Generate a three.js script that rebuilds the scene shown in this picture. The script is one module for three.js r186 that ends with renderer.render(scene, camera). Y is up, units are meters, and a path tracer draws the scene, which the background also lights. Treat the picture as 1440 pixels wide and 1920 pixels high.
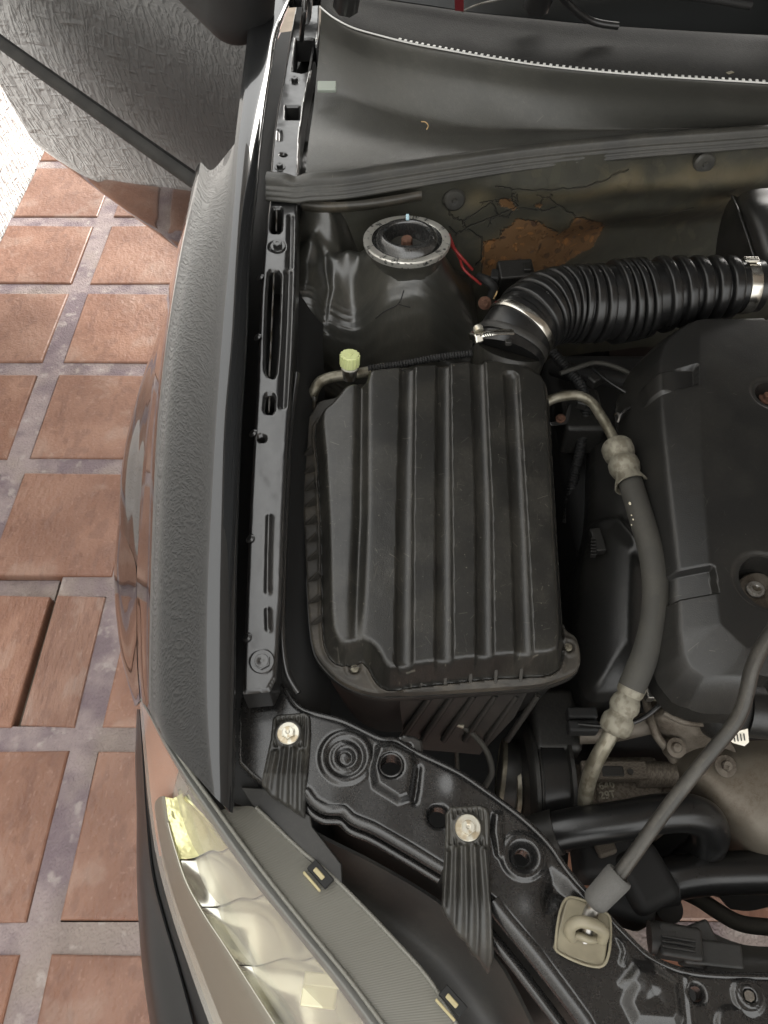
import * as THREE from 'three';
import { mergeGeometries, toCreasedNormals as creased } from 'three/addons/utils/BufferGeometryUtils.js';
import { RoundedBoxGeometry } from 'three/addons/geometries/RoundedBoxGeometry.js';
import { TextGeometry } from 'three/addons/geometries/TextGeometry.js';
import { FontLoader } from 'three/addons/loaders/FontLoader.js';

// ---------------------------------------------------------------- camera, sky, sun, exposure
const scene = new THREE.Scene();
const CAM = new THREE.Vector3(0, 1.46, 0), PITCH = 54 * Math.PI / 180, FPX = 1442;
const camera = new THREE.PerspectiveCamera(2 * Math.atan(960 / FPX) * 180 / Math.PI, 0.75, 0.02, 200);
camera.position.copy(CAM);
camera.lookAt(0, CAM.y - Math.sin(PITCH), -Math.cos(PITCH));
scene.add(camera);
const renderer = new THREE.WebGLRenderer({ antialias: true });
renderer.toneMapping = THREE.LinearToneMapping;
renderer.toneMappingExposure = 2.75;
renderer.shadowMap.enabled = true;
{ // overcast daylight sky
  const w = 128, h = 64, d = new Float32Array(w * h * 4);
  for (let j = 0; j < h; j++) for (let i = 0; i < w; i++) {
    const el = ((j + 0.5) / h - 0.5) * Math.PI, s = Math.sin(el), o = (j * w + i) * 4;
    const L = s > 0 ? 0.85 + 0.35 * s : 0.25;
    d[o] = L * 1.0; d[o + 1] = L * 1.0; d[o + 2] = L * 0.98; d[o + 3] = 1;
  }
  const t = new THREE.DataTexture(d, w, h, THREE.RGBAFormat, THREE.FloatType);
  t.mapping = THREE.EquirectangularReflectionMapping; t.magFilter = THREE.LinearFilter; t.minFilter = THREE.LinearFilter; t.needsUpdate = true;
  scene.background = t; scene.environment = t;
}
const sun = new THREE.DirectionalLight(new THREE.Color(1, 0.96, 0.9), 4.2);
sun.position.set(1.4, 3.4, -6.2); sun.target.position.set(-1.0, 0.3, -2.2);
sun.castShadow = true; sun.shadow.radius = 80; sun.shadow.mapSize.set(2048, 2048);
Object.assign(sun.shadow.camera, { left: -3, right: 3, top: 3, bottom: -3, near: 0.1, far: 12 });
scene.add(sun, sun.target);

// ---------------------------------------------------------------- helpers: noise, textures
const toCreasedNormals = (g, angle) => { const k = g.clone().scale(1000, 1000, 1000); return creased(k, angle).scale(0.001, 0.001, 0.001); }; // it joins points closer than a hundredth of a unit
const V = (x, y, z) => new THREE.Vector3(x, y, z);
let seed = 12345;
const rnd = () => { seed = (seed + 0x6d2b79f5) | 0; let t = Math.imul(seed ^ (seed >>> 15), 1 | seed); t = (t + Math.imul(t ^ (t >>> 7), 61 | t)) ^ t; return ((t ^ (t >>> 14)) >>> 0) / 4294967296; };
const clamp = (x, a = 0, b = 1) => Math.min(b, Math.max(a, x));
const lerp = (a, b, t) => a + (b - a) * t;
const sstep = (a, b, x) => { const t = clamp((x - a) / (b - a)); return t * t * (3 - 2 * t); };
const HN = new Float32Array(65536); for (let i = 0; i < 65536; i++) HN[i] = rnd();
const hash2 = (x, y) => { let h = Math.imul(x, 374761393) + Math.imul(y, 668265263); h = Math.imul(h ^ (h >>> 13), 1274126177); return HN[(h ^ (h >>> 16)) & 65535]; };
function vn(x, y, per) { // value noise, tileable with period per
  let xi = Math.floor(x), yi = Math.floor(y); const fx = x - xi, fy = y - yi;
  const m = (n) => ((n % per) + per) % per, u = fx * fx * (3 - 2 * fx), v = fy * fy * (3 - 2 * fy);
  const x0 = m(xi), x1 = m(xi + 1), y0 = m(yi), y1 = m(yi + 1);
  return lerp(lerp(hash2(x0, y0), hash2(x1, y0), u), lerp(hash2(x0, y1), hash2(x1, y1), u), v);
}
function fbm(x, y, per, oct = 4) { let s = 0, a = 0.5, n = 0; for (let o = 0; o < oct; o++) { s += a * vn(x + o * 17, y + o * 31, per); n += a; x *= 2; y *= 2; per *= 2; a *= 0.5; } return s / n; }
const N3 = (x, y) => fbm(x + 500, y + 500, 4096, 3) - 0.5;
function tex(size, fn, srgb = false, rx = 1, ry = rx) { // fn(u, v) -> grey or [r, g, b] in 0..1
  const d = new Uint8Array(size * size * 4);
  for (let j = 0; j < size; j++) for (let i = 0; i < size; i++) {
    const c = fn((i + 0.5) / size, (j + 0.5) / size), o = (j * size + i) * 4, a = c.length ? c : [c, c, c];
    for (let k = 0; k < 3; k++) d[o + k] = clamp(a[k]) * 255; d[o + 3] = 255;
  }
  const t = new THREE.DataTexture(d, size, size, THREE.RGBAFormat);
  return setTex(t, srgb, rx, ry);
}
function setTex(t, srgb, rx = 1, ry = rx) {
  t.wrapS = t.wrapT = THREE.RepeatWrapping; t.magFilter = THREE.LinearFilter; t.minFilter = THREE.LinearMipmapLinearFilter; t.generateMipmaps = true;
  if (srgb) t.colorSpace = THREE.SRGBColorSpace; t.repeat.set(rx, ry); t.needsUpdate = true; return t;
}
const scaled = (t, rx, ry = rx) => { const c = t.clone(); c.repeat.set(rx, ry); c.needsUpdate = true; return c; };
function canvasTex(w, h, draw, srgb = true, rx = 1, ry = rx) {
  const c = document.createElement('canvas'); c.width = w; c.height = h; draw(c.getContext('2d'), w, h);
  return setTex(new THREE.CanvasTexture(c), srgb, rx, ry);
}
const toS = (c) => c <= 0.0031308 ? c * 12.92 : 1.055 * Math.pow(c, 1 / 2.4) - 0.055; // linear -> sRGB
const mixc = (a, b, t) => [lerp(a[0], b[0], t), lerp(a[1], b[1], t), lerp(a[2], b[2], t)];

// ---------------------------------------------------------------- helpers: from measured points to places
const FW = V(0, -Math.sin(PITCH), -Math.cos(PITCH)), UP = V(0, Math.cos(PITCH), -Math.sin(PITCH));
const ray = (px, py) => V((px - 720) / FPX, 0, 0).add(FW).addScaledVector(UP, -(py - 960) / FPX);
const P = (px, py, h) => { const d = ray(px, py), t = (h - CAM.y) / d.y; return CAM.clone().addScaledVector(d, t); };
const PP = (px, py, o, n) => { const d = ray(px, py), t = o.clone().sub(CAM).dot(n) / d.dot(n); return CAM.clone().addScaledVector(d, t); };
function PB(px, py, base, off = 0) { // on a gently varying height base(x, z) + off
  let lo = 0.3, hi = 1.4;
  for (let i = 0; i < 40; i++) { const m = (lo + hi) / 2, p = P(px, py, m); if (base(p.x, p.z) + off > m) lo = m; else hi = m; }
  return P(px, py, (lo + hi) / 2);
}
const hz = (x, z) => z < -0.9 ? 0.957 + 0.045 * (-z - 0.9) : 0.803 - 0.2979 * z - 0.1408 * z * z; // crown line of the front wing
const pt = (a, base) => a.isVector3 ? a : base ? PB(a[0], a[1], base, a[2] || 0) : P(a[0], a[1], a[2]);
const pts = (l, base) => l.map((a) => pt(a, base));

// ---------------------------------------------------------------- helpers: geometry
function crPoints(points, n, closed = false) {
  if (points.length === 2) return Array.from({ length: n }, (_, i) => points[0].clone().lerp(points[1], i / (n - 1)));
  return new THREE.CatmullRomCurve3(points, closed, 'centripetal').getSpacedPoints(n - 1);
}
function geo(pos, idx, uv) {
  const g = new THREE.BufferGeometry();
  g.setAttribute('position', new THREE.BufferAttribute(new Float32Array(pos), 3));
  g.setAttribute('uv', new THREE.BufferAttribute(new Float32Array(uv), 2));
  g.setIndex(idx); g.computeVertexNormals(); return g;
}
function merge(list) {
  return mergeGeometries(list.map((g) => { const c = g.index ? g.toNonIndexed() : g.clone(); if (!c.attributes.normal) c.computeVertexNormals(); for (const k of Object.keys(c.attributes)) if (!['position', 'normal', 'uv'].includes(k)) c.deleteAttribute(k); return c; }));
}
// surface through several long lines, closed into a shell of the given thickness (on the side away from `out`)
function loft(lines, { nu = 60, k = 4, thick = 0.002, out = V(0, 1, 0), base = null, disp = null, straight = false } = {}) {
  const L = lines.map((l) => crPoints(pts(l, base), nu)), rows = [];
  const nv = (L.length - 1) * k + 1;
  for (let i = 0; i < nu; i++) {
    const c = L.map((l) => l[i]); let r = [];
    if (straight || c.length === 2) for (let j = 0; j < nv; j++) { const s = j / k, a = Math.min(Math.floor(s), c.length - 2); r.push(c[a].clone().lerp(c[a + 1], s - a)); }
    else { const cv = new THREE.CatmullRomCurve3(c, false, 'centripetal'); for (let j = 0; j < nv; j++) r.push(cv.getPoint(j / (nv - 1))); }
    rows.push(r);
  }
  const U = [0], W = [0], mi = nu >> 1, mj = nv >> 1;
  for (let i = 1; i < nu; i++) U.push(U[i - 1] + rows[i][mj].distanceTo(rows[i - 1][mj]));
  for (let j = 1; j < nv; j++) W.push(W[j - 1] + rows[mi][j].distanceTo(rows[mi][j - 1]));
  const pos = [], uv = [], idx = [], id = (i, j) => i * nv + j;
  rows.forEach((r, i) => r.forEach((p, j) => { pos.push(p.x, p.y, p.z); uv.push(U[i], W[j]); }));
  for (let i = 0; i < nu - 1; i++) for (let j = 0; j < nv - 1; j++) idx.push(id(i, j), id(i + 1, j), id(i + 1, j + 1), id(i, j), id(i + 1, j + 1), id(i, j + 1));
  let g = geo(pos, idx, uv), nm = g.attributes.normal, s = 0;
  for (let q = 0; q < nm.count; q++) s += nm.getX(q) * out.x + nm.getY(q) * out.y + nm.getZ(q) * out.z;
  if (s < 0) { for (let q = 0; q < idx.length; q += 3) [idx[q], idx[q + 1]] = [idx[q + 1], idx[q]]; g = geo(pos, idx, uv); nm = g.attributes.normal; }
  if (disp) {
    const p = g.attributes.position;
    for (let q = 0; q < p.count; q++) { const d = disp(uv[2 * q], uv[2 * q + 1], Math.floor(q / nv) / (nu - 1), (q % nv) / (nv - 1)); p.setXYZ(q, p.getX(q) + nm.getX(q) * d, p.getY(q) + nm.getY(q) * d, p.getZ(q) + nm.getZ(q) * d); }
    g.computeVertexNormals();
  }
  if (!thick) return g;
  const b = g.clone(), p = b.attributes.position, n2 = g.attributes.normal;
  for (let q = 0; q < p.count; q++) p.setXYZ(q, p.getX(q) - n2.getX(q) * thick, p.getY(q) - n2.getY(q) * thick, p.getZ(q) - n2.getZ(q) * thick);
  const bi = Array.from(g.index.array); for (let q = 0; q < bi.length; q += 3) [bi[q], bi[q + 1]] = [bi[q + 1], bi[q]];
  b.setIndex(bi); b.computeVertexNormals();
  const rim = [], ru = [], ri = [], loop = [];
  for (let i = 0; i < nu; i++) loop.push(id(i, 0)); for (let j = 1; j < nv; j++) loop.push(id(nu - 1, j)); for (let i = nu - 2; i >= 0; i--) loop.push(id(i, nv - 1)); for (let j = nv - 2; j >= 0; j--) loop.push(id(0, j));
  const gp = g.attributes.position;
  loop.forEach((q, n) => { rim.push(gp.getX(q), gp.getY(q), gp.getZ(q), p.getX(q), p.getY(q), p.getZ(q)); ru.push(uv[2 * q], uv[2 * q + 1], uv[2 * q], uv[2 * q + 1]); if (n < loop.length - 1) ri.push(2 * n, 2 * n + 1, 2 * n + 2, 2 * n + 1, 2 * n + 3, 2 * n + 2); });
  return merge([g, b, toCreasedNormals(geo(rim, ri, ru), 0.6)]);
}
// signed distance to a polygon [[x, z], ...], negative inside
function sd(poly, x, z) {
  let d = 1e9, s = false;
  for (let i = 0, j = poly.length - 1; i < poly.length; j = i++) {
    const [xi, zi] = poly[i], [xj, zj] = poly[j], ex = xj - xi, ez = zj - zi, wx = x - xi, wz = z - zi;
    const t = clamp((wx * ex + wz * ez) / (ex * ex + ez * ez + 1e-18)), dx = wx - ex * t, dz = wz - ez * t;
    d = Math.min(d, dx * dx + dz * dz);
    if ((zi > z) !== (zj > z) && x < (xj - xi) * (z - zi) / (zj - zi) + xi) s = !s;
  }
  return s ? -Math.sqrt(d) : Math.sqrt(d);
}
function polyline(l, x, z) { let d = 1e9, tt = 0; for (let i = 0; i < l.length - 1; i++) { const [ax, az] = l[i], ex = l[i + 1][0] - ax, ez = l[i + 1][1] - az, t = clamp(((x - ax) * ex + (z - az) * ez) / (ex * ex + ez * ez)); const q = Math.hypot(x - ax - ex * t, z - az - ez * t); if (q < d) { d = q; tt = (i + t) / (l.length - 1); } } return [d, tt]; }
const flat = (list, base, off = 0) => list.map((a) => { const p = PB(a[0], a[1], base, off); return [p.x, p.z]; });
function roundPoly(poly, n = 160) { return crPoints(poly.map(([x, z]) => V(x, 0, z)), n, true).slice(0, -1).map((p) => [p.x, p.z]); }
const circ = (px, py, r, base, sx = 1) => { const p = PB(px, py, base); return Array.from({ length: 20 }, (_, i) => [p.x + r * sx * Math.cos(i * Math.PI / 10), p.z + r * Math.sin(i * Math.PI / 10)]); };
// pressed sheet: outline with holes over a height field, with a skirt turned down all round
function sheet({ base, outline, holes = [], h = () => 0, cell = 0.0016, skirt = 0.004, edge = 0, smooth = false }) {
  let O = smooth ? roundPoly(outline, smooth === true ? 160 : smooth) : outline;
  const F = (x, z) => { let d = sd(O, x, z); for (const q of holes) d = Math.max(d, -sd(q, x, z)); return d; };
  let x0 = 1e9, x1 = -1e9, z0 = 1e9, z1 = -1e9; for (const [x, z] of O) { x0 = Math.min(x0, x); x1 = Math.max(x1, x); z0 = Math.min(z0, z); z1 = Math.max(z1, z); }
  x0 -= cell; z0 -= cell; const nx = Math.ceil((x1 - x0) / cell) + 2, nz = Math.ceil((z1 - z0) / cell) + 2;
  const keep = new Uint8Array(nx * nz);
  for (let j = 0; j < nz; j++) for (let i = 0; i < nx; i++) keep[j * nx + i] = F(x0 + (i + 0.5) * cell, z0 + (j + 0.5) * cell) < 0 ? 1 : 0;
  const vid = new Map(), vx = [], vz = [], idx = [], W = nx + 1;
  const vert = (i, j) => { const k = j * W + i; if (!vid.has(k)) { vid.set(k, vx.length); vx.push(x0 + i * cell); vz.push(z0 + j * cell); } return vid.get(k); };
  const has = (i, j) => i >= 0 && j >= 0 && i < nx && j < nz && keep[j * nx + i], be = [];
  for (let j = 0; j < nz; j++) for (let i = 0; i < nx; i++) if (has(i, j)) {
    const a = vert(i, j), b = vert(i + 1, j), c = vert(i + 1, j + 1), d = vert(i, j + 1);
    idx.push(a, c, b, a, d, c);
    if (!has(i, j - 1)) be.push([b, a]); if (!has(i + 1, j)) be.push([c, b]); if (!has(i, j + 1)) be.push([d, c]); if (!has(i - 1, j)) be.push([a, d]);
  }
  const bset = new Set(be.flat());
  for (const q of bset) for (let it = 0; it < 3; it++) { const d = F(vx[q], vz[q]), e = 1e-5, gx = (F(vx[q] + e, vz[q]) - d) / e, gz = (F(vx[q], vz[q] + e) - d) / e, gl = Math.hypot(gx, gz) || 1; const st = clamp(d, -cell * 1.2, cell * 1.2); vx[q] -= st * gx / gl; vz[q] -= st * gz / gl; }
  const pos = [], uv = [];
  for (let q = 0; q < vx.length; q++) {
    let y = base(vx[q], vz[q]) + h(vx[q], vz[q]);
    if (edge) { const d = -F(vx[q], vz[q]); if (d < edge) { const e = edge - Math.max(0, d); y -= edge - Math.sqrt(Math.max(0, edge * edge - e * e)); } }
    pos.push(vx[q], y, vz[q]); uv.push(vx[q], vz[q]);
  }
  const g = geo(pos, idx, uv);
  const sp = [], su = [], si = []; let n = 0;
  for (const [a, b] of be) { const A = pos.slice(3 * a, 3 * a + 3), B = pos.slice(3 * b, 3 * b + 3); sp.push(...A, ...B, B[0], B[1] - skirt, B[2], A[0], A[1] - skirt, A[2]); su.push(A[0], 0, B[0], 0, B[0], skirt, A[0], skirt); si.push(n, n + 1, n + 2, n, n + 2, n + 3); n += 4; }
  return merge([g, toCreasedNormals(geo(sp, si, su), 0.7)]);
}
// tube through points with a radius that may change along it
function tube(points, r, { seg = 60, rad = 14, closed = false, cap = true, sx = 1 } = {}) {
  const c = crPoints(points, seg + 1, closed), pos = [], uv = [], idx = []; let S = [0];
  for (let i = 1; i <= seg; i++) S.push(S[i - 1] + c[i].distanceTo(c[i - 1]));
  const R0 = typeof r === 'function' ? r(0.5, S[seg] / 2) : r; let T = c[1].clone().sub(c[0]).normalize(), N = Math.abs(T.y) < 0.9 ? V(0, 1, 0) : V(1, 0, 0); N.addScaledVector(T, -N.dot(T)).normalize();
  for (let i = 0; i <= seg; i++) {
    T = (i < seg ? c[i + 1].clone() : c[i].clone()).sub(i ? c[i - 1] : c[0]).normalize(); N.addScaledVector(T, -N.dot(T)).normalize();
    const B = T.clone().cross(N), R = typeof r === 'function' ? r(S[i] / S[seg], S[i]) : r;
    for (let j = 0; j <= rad; j++) { const a = j / rad * 2 * Math.PI, p = c[i].clone().addScaledVector(N, R * sx * Math.cos(a)).addScaledVector(B, R * Math.sin(a)); pos.push(p.x, p.y, p.z); uv.push(S[i], j / rad * 6.2832 * R0); }
    if (i) for (let j = 0; j < rad; j++) { const a = (i - 1) * (rad + 1) + j, b = a + rad + 1; idx.push(a, a + 1, b, b, a + 1, b + 1); }
  }
  if (cap && !closed) for (const e of [0, seg]) { const k = pos.length / 3; pos.push(c[e].x, c[e].y, c[e].z); uv.push(0, 0); for (let j = 0; j < rad; j++) { const a = e * (rad + 1) + j; e ? idx.push(k, a, a + 1) : idx.push(k, a + 1, a); } }
  return toCreasedNormals(geo(pos, idx, uv), 0.9);
}
function along(g, at, axis, up) { // turn +y to axis and move to at
  const q = new THREE.Quaternion().setFromUnitVectors(V(0, 1, 0), axis.clone().normalize()); return g.clone().applyQuaternion(q).translate(at.x, at.y, at.z);
}
const lathe = (prof, at, axis = V(0, 1, 0), seg = 40, cr = 0.5) => {
  const g = new THREE.LatheGeometry(prof.map(([r, y]) => new THREE.Vector2(Math.max(r, 1e-5), y)), seg), uv = g.attributes.uv, R = Math.max(...prof.map((p) => p[0])); let L = 0; for (let i = 1; i < prof.length; i++) L += Math.hypot(prof[i][0] - prof[i - 1][0], prof[i][1] - prof[i - 1][1]);
  for (let i = 0; i < uv.count; i++) uv.setXY(i, uv.getX(i) * 6.2832 * R, uv.getY(i) * L);
  return along(toCreasedNormals(g, cr), at, axis);
};
function plate(points, thick, bevel = 0.001, out = null) { // flat board through world points lying (nearly) in one plane
  const c = points.reduce((a, p) => a.add(p), V(0, 0, 0)).multiplyScalar(1 / points.length); let n = V(0, 0, 0);
  points.forEach((p, i) => n.add(p.clone().sub(c).cross(points[(i + 1) % points.length].clone().sub(c)))); n.normalize(); if (out && n.dot(out) < 0) n.negate();
  const x = points[1].clone().sub(points[0]); x.addScaledVector(n, -x.dot(n)).normalize(); const y = n.clone().cross(x), m = new THREE.Matrix4().makeBasis(x, y, n).setPosition(c);
  const sh = new THREE.Shape(points.map((p) => { const d = p.clone().sub(c); return new THREE.Vector2(d.dot(x), d.dot(y)); }));
  return new THREE.ExtrudeGeometry(sh, { depth: thick, bevelEnabled: bevel > 0, bevelSize: bevel, bevelThickness: bevel, bevelSegments: 2, bevelOffset: -bevel }).translate(0, 0, -thick - bevel).applyMatrix4(m);
}
function box(at, [w, h, d], { r = 0.002, ry = 0, rx = 0, rz = 0 } = {}) { return new RoundedBoxGeometry(w, h, d, 2, r).rotateX(rx).rotateZ(rz).rotateY(ry).translate(at.x, at.y, at.z); }

// ---------------------------------------------------------------- helpers: scene graph
const used = {};
const numbered = (n) => { const k = used[n] = (used[n] ?? -1) + 1; return k ? n + '_' + String(k).padStart(3, '0') : n; };
const ORG = V(0.3, 0, -0.4);
const car = new THREE.Group(); car.name = 'car'; car.position.copy(ORG); scene.add(car);
car.userData = { label: 'dark grey car parked by the white stuccoed wall with its engine bay open', category: 'car' };
function part(name, g, m, parent = car, label) {
  const o = new THREE.Mesh(g.clone().translate(-ORG.x, -ORG.y, -ORG.z), m); o.name = name; o.castShadow = o.receiveShadow = true; parent.add(o);
  if (label) o.userData.label = label; return o;
}
function struct(name, g, m, label, category) { const o = new THREE.Mesh(g, m); o.name = name; o.castShadow = o.receiveShadow = true; o.userData = { label, category }; scene.add(o); return o; }

// ---------------------------------------------------------------- materials
const grain = tex(256, (u, v) => 0.5 * vn(u * 64, v * 64, 64) + 0.5 * vn(u * 128, v * 128, 128));
const dustMap = (base, dust, amount, scratch, seedOff, wide = 1) => { // dark moulding with a film of dust in grains and blots, and scratches
  const spots = []; for (let i = 0; i < scratch; i++) spots.push([rnd(), rnd(), rnd() * Math.PI, 0.01 + 0.05 * rnd() * rnd()]);
  return canvasTex(1024, 1024, (c, w) => {
    const im = c.createImageData(w, w);
    for (let j = 0; j < w; j++) for (let i = 0; i < w; i++) {
      const u = i / w, v = j / w, f = fbm(u * 6 + seedOff, v * 6, 6, 5), q = vn(u * 340, v * 340, 340), q2 = vn(u * 90 + 7, v * 90, 90);
      let a = amount * (0.5 + 0.9 * sstep(0.36, 0.66, f)) * (0.6 + 0.8 * q * q2) + (q > 0.95 ? 0.07 : 0);
      const k = mixc(base, dust, clamp(a)); for (let e = 0; e < 3; e++) im.data[(j * w + i) * 4 + e] = toS(k[e]) * 255; im.data[(j * w + i) * 4 + 3] = 255;
    }
    c.putImageData(im, 0, 0);
    for (const [u, v, a, l] of spots) { c.strokeStyle = `rgba(150,145,132,${0.12 + 0.4 * rnd() * rnd()})`; c.lineWidth = (0.6 + rnd()) * wide; c.beginPath(); c.moveTo(u * w, v * w); c.lineTo((u + l * Math.cos(a)) * w, (v + l * Math.sin(a)) * w); c.stroke(); }
    for (let i = 0; i < scratch * 2; i++) { c.fillStyle = `rgba(190,182,165,${0.1 + 0.4 * rnd() * rnd()})`; c.beginPath(); c.arc(rnd() * w, rnd() * w, (0.5 + 1.2 * rnd() * rnd()) * wide, 0, 7); c.fill(); }
  });
};
const roughMap = tex(512, (u, v) => 0.82 + 0.16 * fbm(u * 30, v * 30, 30, 4) + 0.1 * (vn(u * 200, v * 200, 200) - 0.5));
const std = (o) => new THREE.MeshStandardMaterial(o);
const rgb = (r, g, b) => new THREE.Color().setRGB(r, g, b);
const M = {};
M.paint = new THREE.MeshPhysicalMaterial({ color: rgb(0.012, 0.0125, 0.013), roughness: 0.12, metalness: 0, ior: 1.45, specularIntensity: 0.4, clearcoat: 0.85, clearcoatRoughness: 0.015 });
M.boxPlastic = std({ map: dustMap([0.0065, 0.0065, 0.006], [0.13, 0.12, 0.098], 0.11, 320, 0, 1.9), roughness: 0.36, roughnessMap: scaled(roughMap, 4), bumpMap: scaled(grain, 30), bumpScale: 0.00012 });
M.boxPlastic.map.repeat.set(4, 4);
M.flangeDust = std({ map: dustMap([0.013, 0.0125, 0.0115], [0.17, 0.14, 0.10], 0.2, 60, 51), roughness: 0.6 });
M.flangeDust.map.repeat.set(5, 5);
M.coverPlastic = std({ map: dustMap([0.010, 0.010, 0.0098], [0.12, 0.11, 0.09], 0.06, 120, 3), roughness: 0.36, roughnessMap: scaled(roughMap, 4), bumpMap: scaled(grain, 30), bumpScale: 0.00012 });
M.coverPlastic.map.repeat.set(3, 3);
M.cowlPlastic = std({ map: dustMap([0.046, 0.0455, 0.041], [0.15, 0.145, 0.125], 0.15, 30, 5), roughness: 0.42, roughnessMap: scaled(roughMap, 3), bumpMap: scaled(grain, 26), bumpScale: 0.0002 });
M.cowlPlastic.map.repeat.set(2.2, 2.2);
M.trimPlastic = std({ map: dustMap([0.010, 0.010, 0.0095], [0.2, 0.19, 0.17], 0.06, 40, 9), roughness: 0.8, bumpMap: scaled(grain, 20), bumpScale: 0.0004 });
M.trimPlastic.map.repeat.set(3, 3);
M.steel = new THREE.MeshPhysicalMaterial({ map: dustMap([0.008, 0.008, 0.0085], [0.12, 0.112, 0.097], 0.06, 12, 11), roughness: 0.34, roughnessMap: scaled(roughMap, 5), clearcoat: 0.6, clearcoatRoughness: 0.16 });
M.steel.map.repeat.set(4, 4);
M.apron = std({ map: dustMap([0.018, 0.018, 0.016], [0.15, 0.125, 0.088], 0.34, 60, 13), roughness: 0.42, roughnessMap: scaled(roughMap, 5) });
M.apron.map.repeat.set(4, 4);
M.tower = new THREE.MeshPhysicalMaterial({ map: dustMap([0.024, 0.0245, 0.022], [0.15, 0.135, 0.105], 0.14, 40, 17), roughness: 0.36, roughnessMap: scaled(roughMap, 6), clearcoat: 0.5, clearcoatRoughness: 0.22 });
M.tower.map.repeat.set(4, 4);
M.rubber = std({ color: rgb(0.008, 0.008, 0.008), roughness: 0.33, roughnessMap: scaled(roughMap, 8) });
M.hose = std({ map: dustMap([0.034, 0.033, 0.029], [0.11, 0.10, 0.08], 0.14, 20, 21), roughness: 0.72 });
M.hose.map.repeat.set(6, 6);
M.seal = std({ map: dustMap([0.022, 0.022, 0.0205], [0.13, 0.12, 0.095], 0.16, 20, 25), roughness: 0.42 });
M.seal.map.repeat.set(3, 3);
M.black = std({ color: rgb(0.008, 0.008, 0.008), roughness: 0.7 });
M.blackGloss = std({ color: rgb(0.012, 0.012, 0.012), roughness: 0.3 });
M.strap = std({ map: dustMap([0.011, 0.011, 0.0105], [0.15, 0.14, 0.115], 0.16, 30, 27), roughness: 0.38, roughnessMap: scaled(roughMap, 7) });
M.strap.map.repeat.set(6, 6);
M.zinc = std({ map: tex(256, (u, v) => { const f = fbm(u * 10, v * 10, 10, 4); return mixc([0.62, 0.60, 0.52], [0.45, 0.38, 0.27], sstep(0.45, 0.7, f)).map(toS); }, true, 12), roughness: 0.42, metalness: 0.8 });
M.bareSteel = std({ map: tex(256, (u, v) => { const f = fbm(u * 8, v * 8, 8, 4); return mixc([0.34, 0.33, 0.31], [0.13, 0.11, 0.085], sstep(0.42, 0.62, f)).map(toS); }, true, 10), roughness: 0.34, metalness: 0.85 });
M.rust = std({ map: tex(256, (u, v) => mixc([0.17, 0.085, 0.055], [0.07, 0.035, 0.022], fbm(u * 12, v * 12, 12, 4)).map(toS), true, 20), roughness: 0.85, metalness: 0.1 });
M.alloy = std({ map: dustMap([0.16, 0.14, 0.115], [0.055, 0.042, 0.03], 0.7, 30, 31), roughness: 0.62, metalness: 0.45, bumpMap: scaled(grain, 25), bumpScale: 0.00015 });
M.alloy.map.repeat.set(5, 5);
M.shield = std({ map: dustMap([0.14, 0.125, 0.10], [0.085, 0.066, 0.047], 0.6, 10, 33), roughness: 0.55, metalness: 0.35 });
M.shield.map.repeat.set(3, 3);
M.pipe = std({ map: tex(256, (u, v) => { const f = fbm(u * 10, v * 10, 10, 4); return mixc([0.22, 0.205, 0.16], [0.135, 0.12, 0.088], sstep(0.36, 0.7, f)).map(toS); }, true, 14), roughness: 0.45, metalness: 0.6 });
M.fitting = std({ map: tex(256, (u, v) => { const f = fbm(u * 14, v * 14, 14, 4); return mixc([0.24, 0.225, 0.18], [0.155, 0.14, 0.105], sstep(0.36, 0.72, f)).map(toS); }, true, 14), roughness: 0.6, metalness: 0.35 });
M.clampSteel = std({ color: rgb(0.55, 0.53, 0.48), roughness: 0.25, metalness: 1, roughnessMap: scaled(roughMap, 10) });
M.capPlastic = std({ color: rgb(0.52, 0.56, 0.27), roughness: 0.5 });
M.clipPlastic = std({ map: tex(256, (u, v) => mixc([0.26, 0.235, 0.165], [0.15, 0.13, 0.088], fbm(u * 8, v * 8, 8, 4)).map(toS), true, 12), roughness: 0.5 });
M.rod = std({ map: dustMap([0.026, 0.025, 0.023], [0.16, 0.145, 0.12], 0.18, 60, 35), roughness: 0.4, metalness: 0.4 });
M.rod.map.repeat.set(5, 5);
M.grommet = std({ color: rgb(0.085, 0.083, 0.078), roughness: 0.75, bumpMap: scaled(grain, 30), bumpScale: 0.0003 });
M.redWire = std({ color: rgb(0.22, 0.018, 0.016), roughness: 0.5 });
M.paleWire = std({ color: rgb(0.5, 0.34, 0.16), roughness: 0.5 });
M.bluePaint = std({ color: rgb(0.36, 0.52, 0.58), roughness: 0.6 });
M.glass = new THREE.MeshPhysicalMaterial({ color: rgb(0.55, 0.6, 0.58), roughness: 0.02, transmission: 1, thickness: 0, ior: 1.52 });
M.lens = new THREE.MeshPhysicalMaterial({ color: rgb(0.84, 0.82, 0.74), roughness: 0.13, transmission: 0.77, thickness: 0, ior: 1.55 });
M.flangePlastic = new THREE.MeshPhysicalMaterial({ color: rgb(0.19, 0.185, 0.16), roughness: 0.4, transmission: 0.15, thickness: 0, bumpMap: tex(256, (u) => 0.5 + 0.5 * Math.sin(u * Math.PI * 2 * 8), false, 60, 1), bumpScale: 0.00016 });
M.chrome = std({ color: rgb(0.5, 0.49, 0.43), roughness: 0.24, metalness: 1, bumpMap: tex(256, (u, v) => fbm(u * 6, v * 6, 6, 2), false, 5), bumpScale: 0.0006 });
M.yellowReflector = std({ color: rgb(0.62, 0.60, 0.33), roughness: 0.3, metalness: 0.85, bumpMap: tex(256, (u, v) => fbm(u * 10, v * 10, 10, 3), false, 12), bumpScale: 0.002 });
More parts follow.
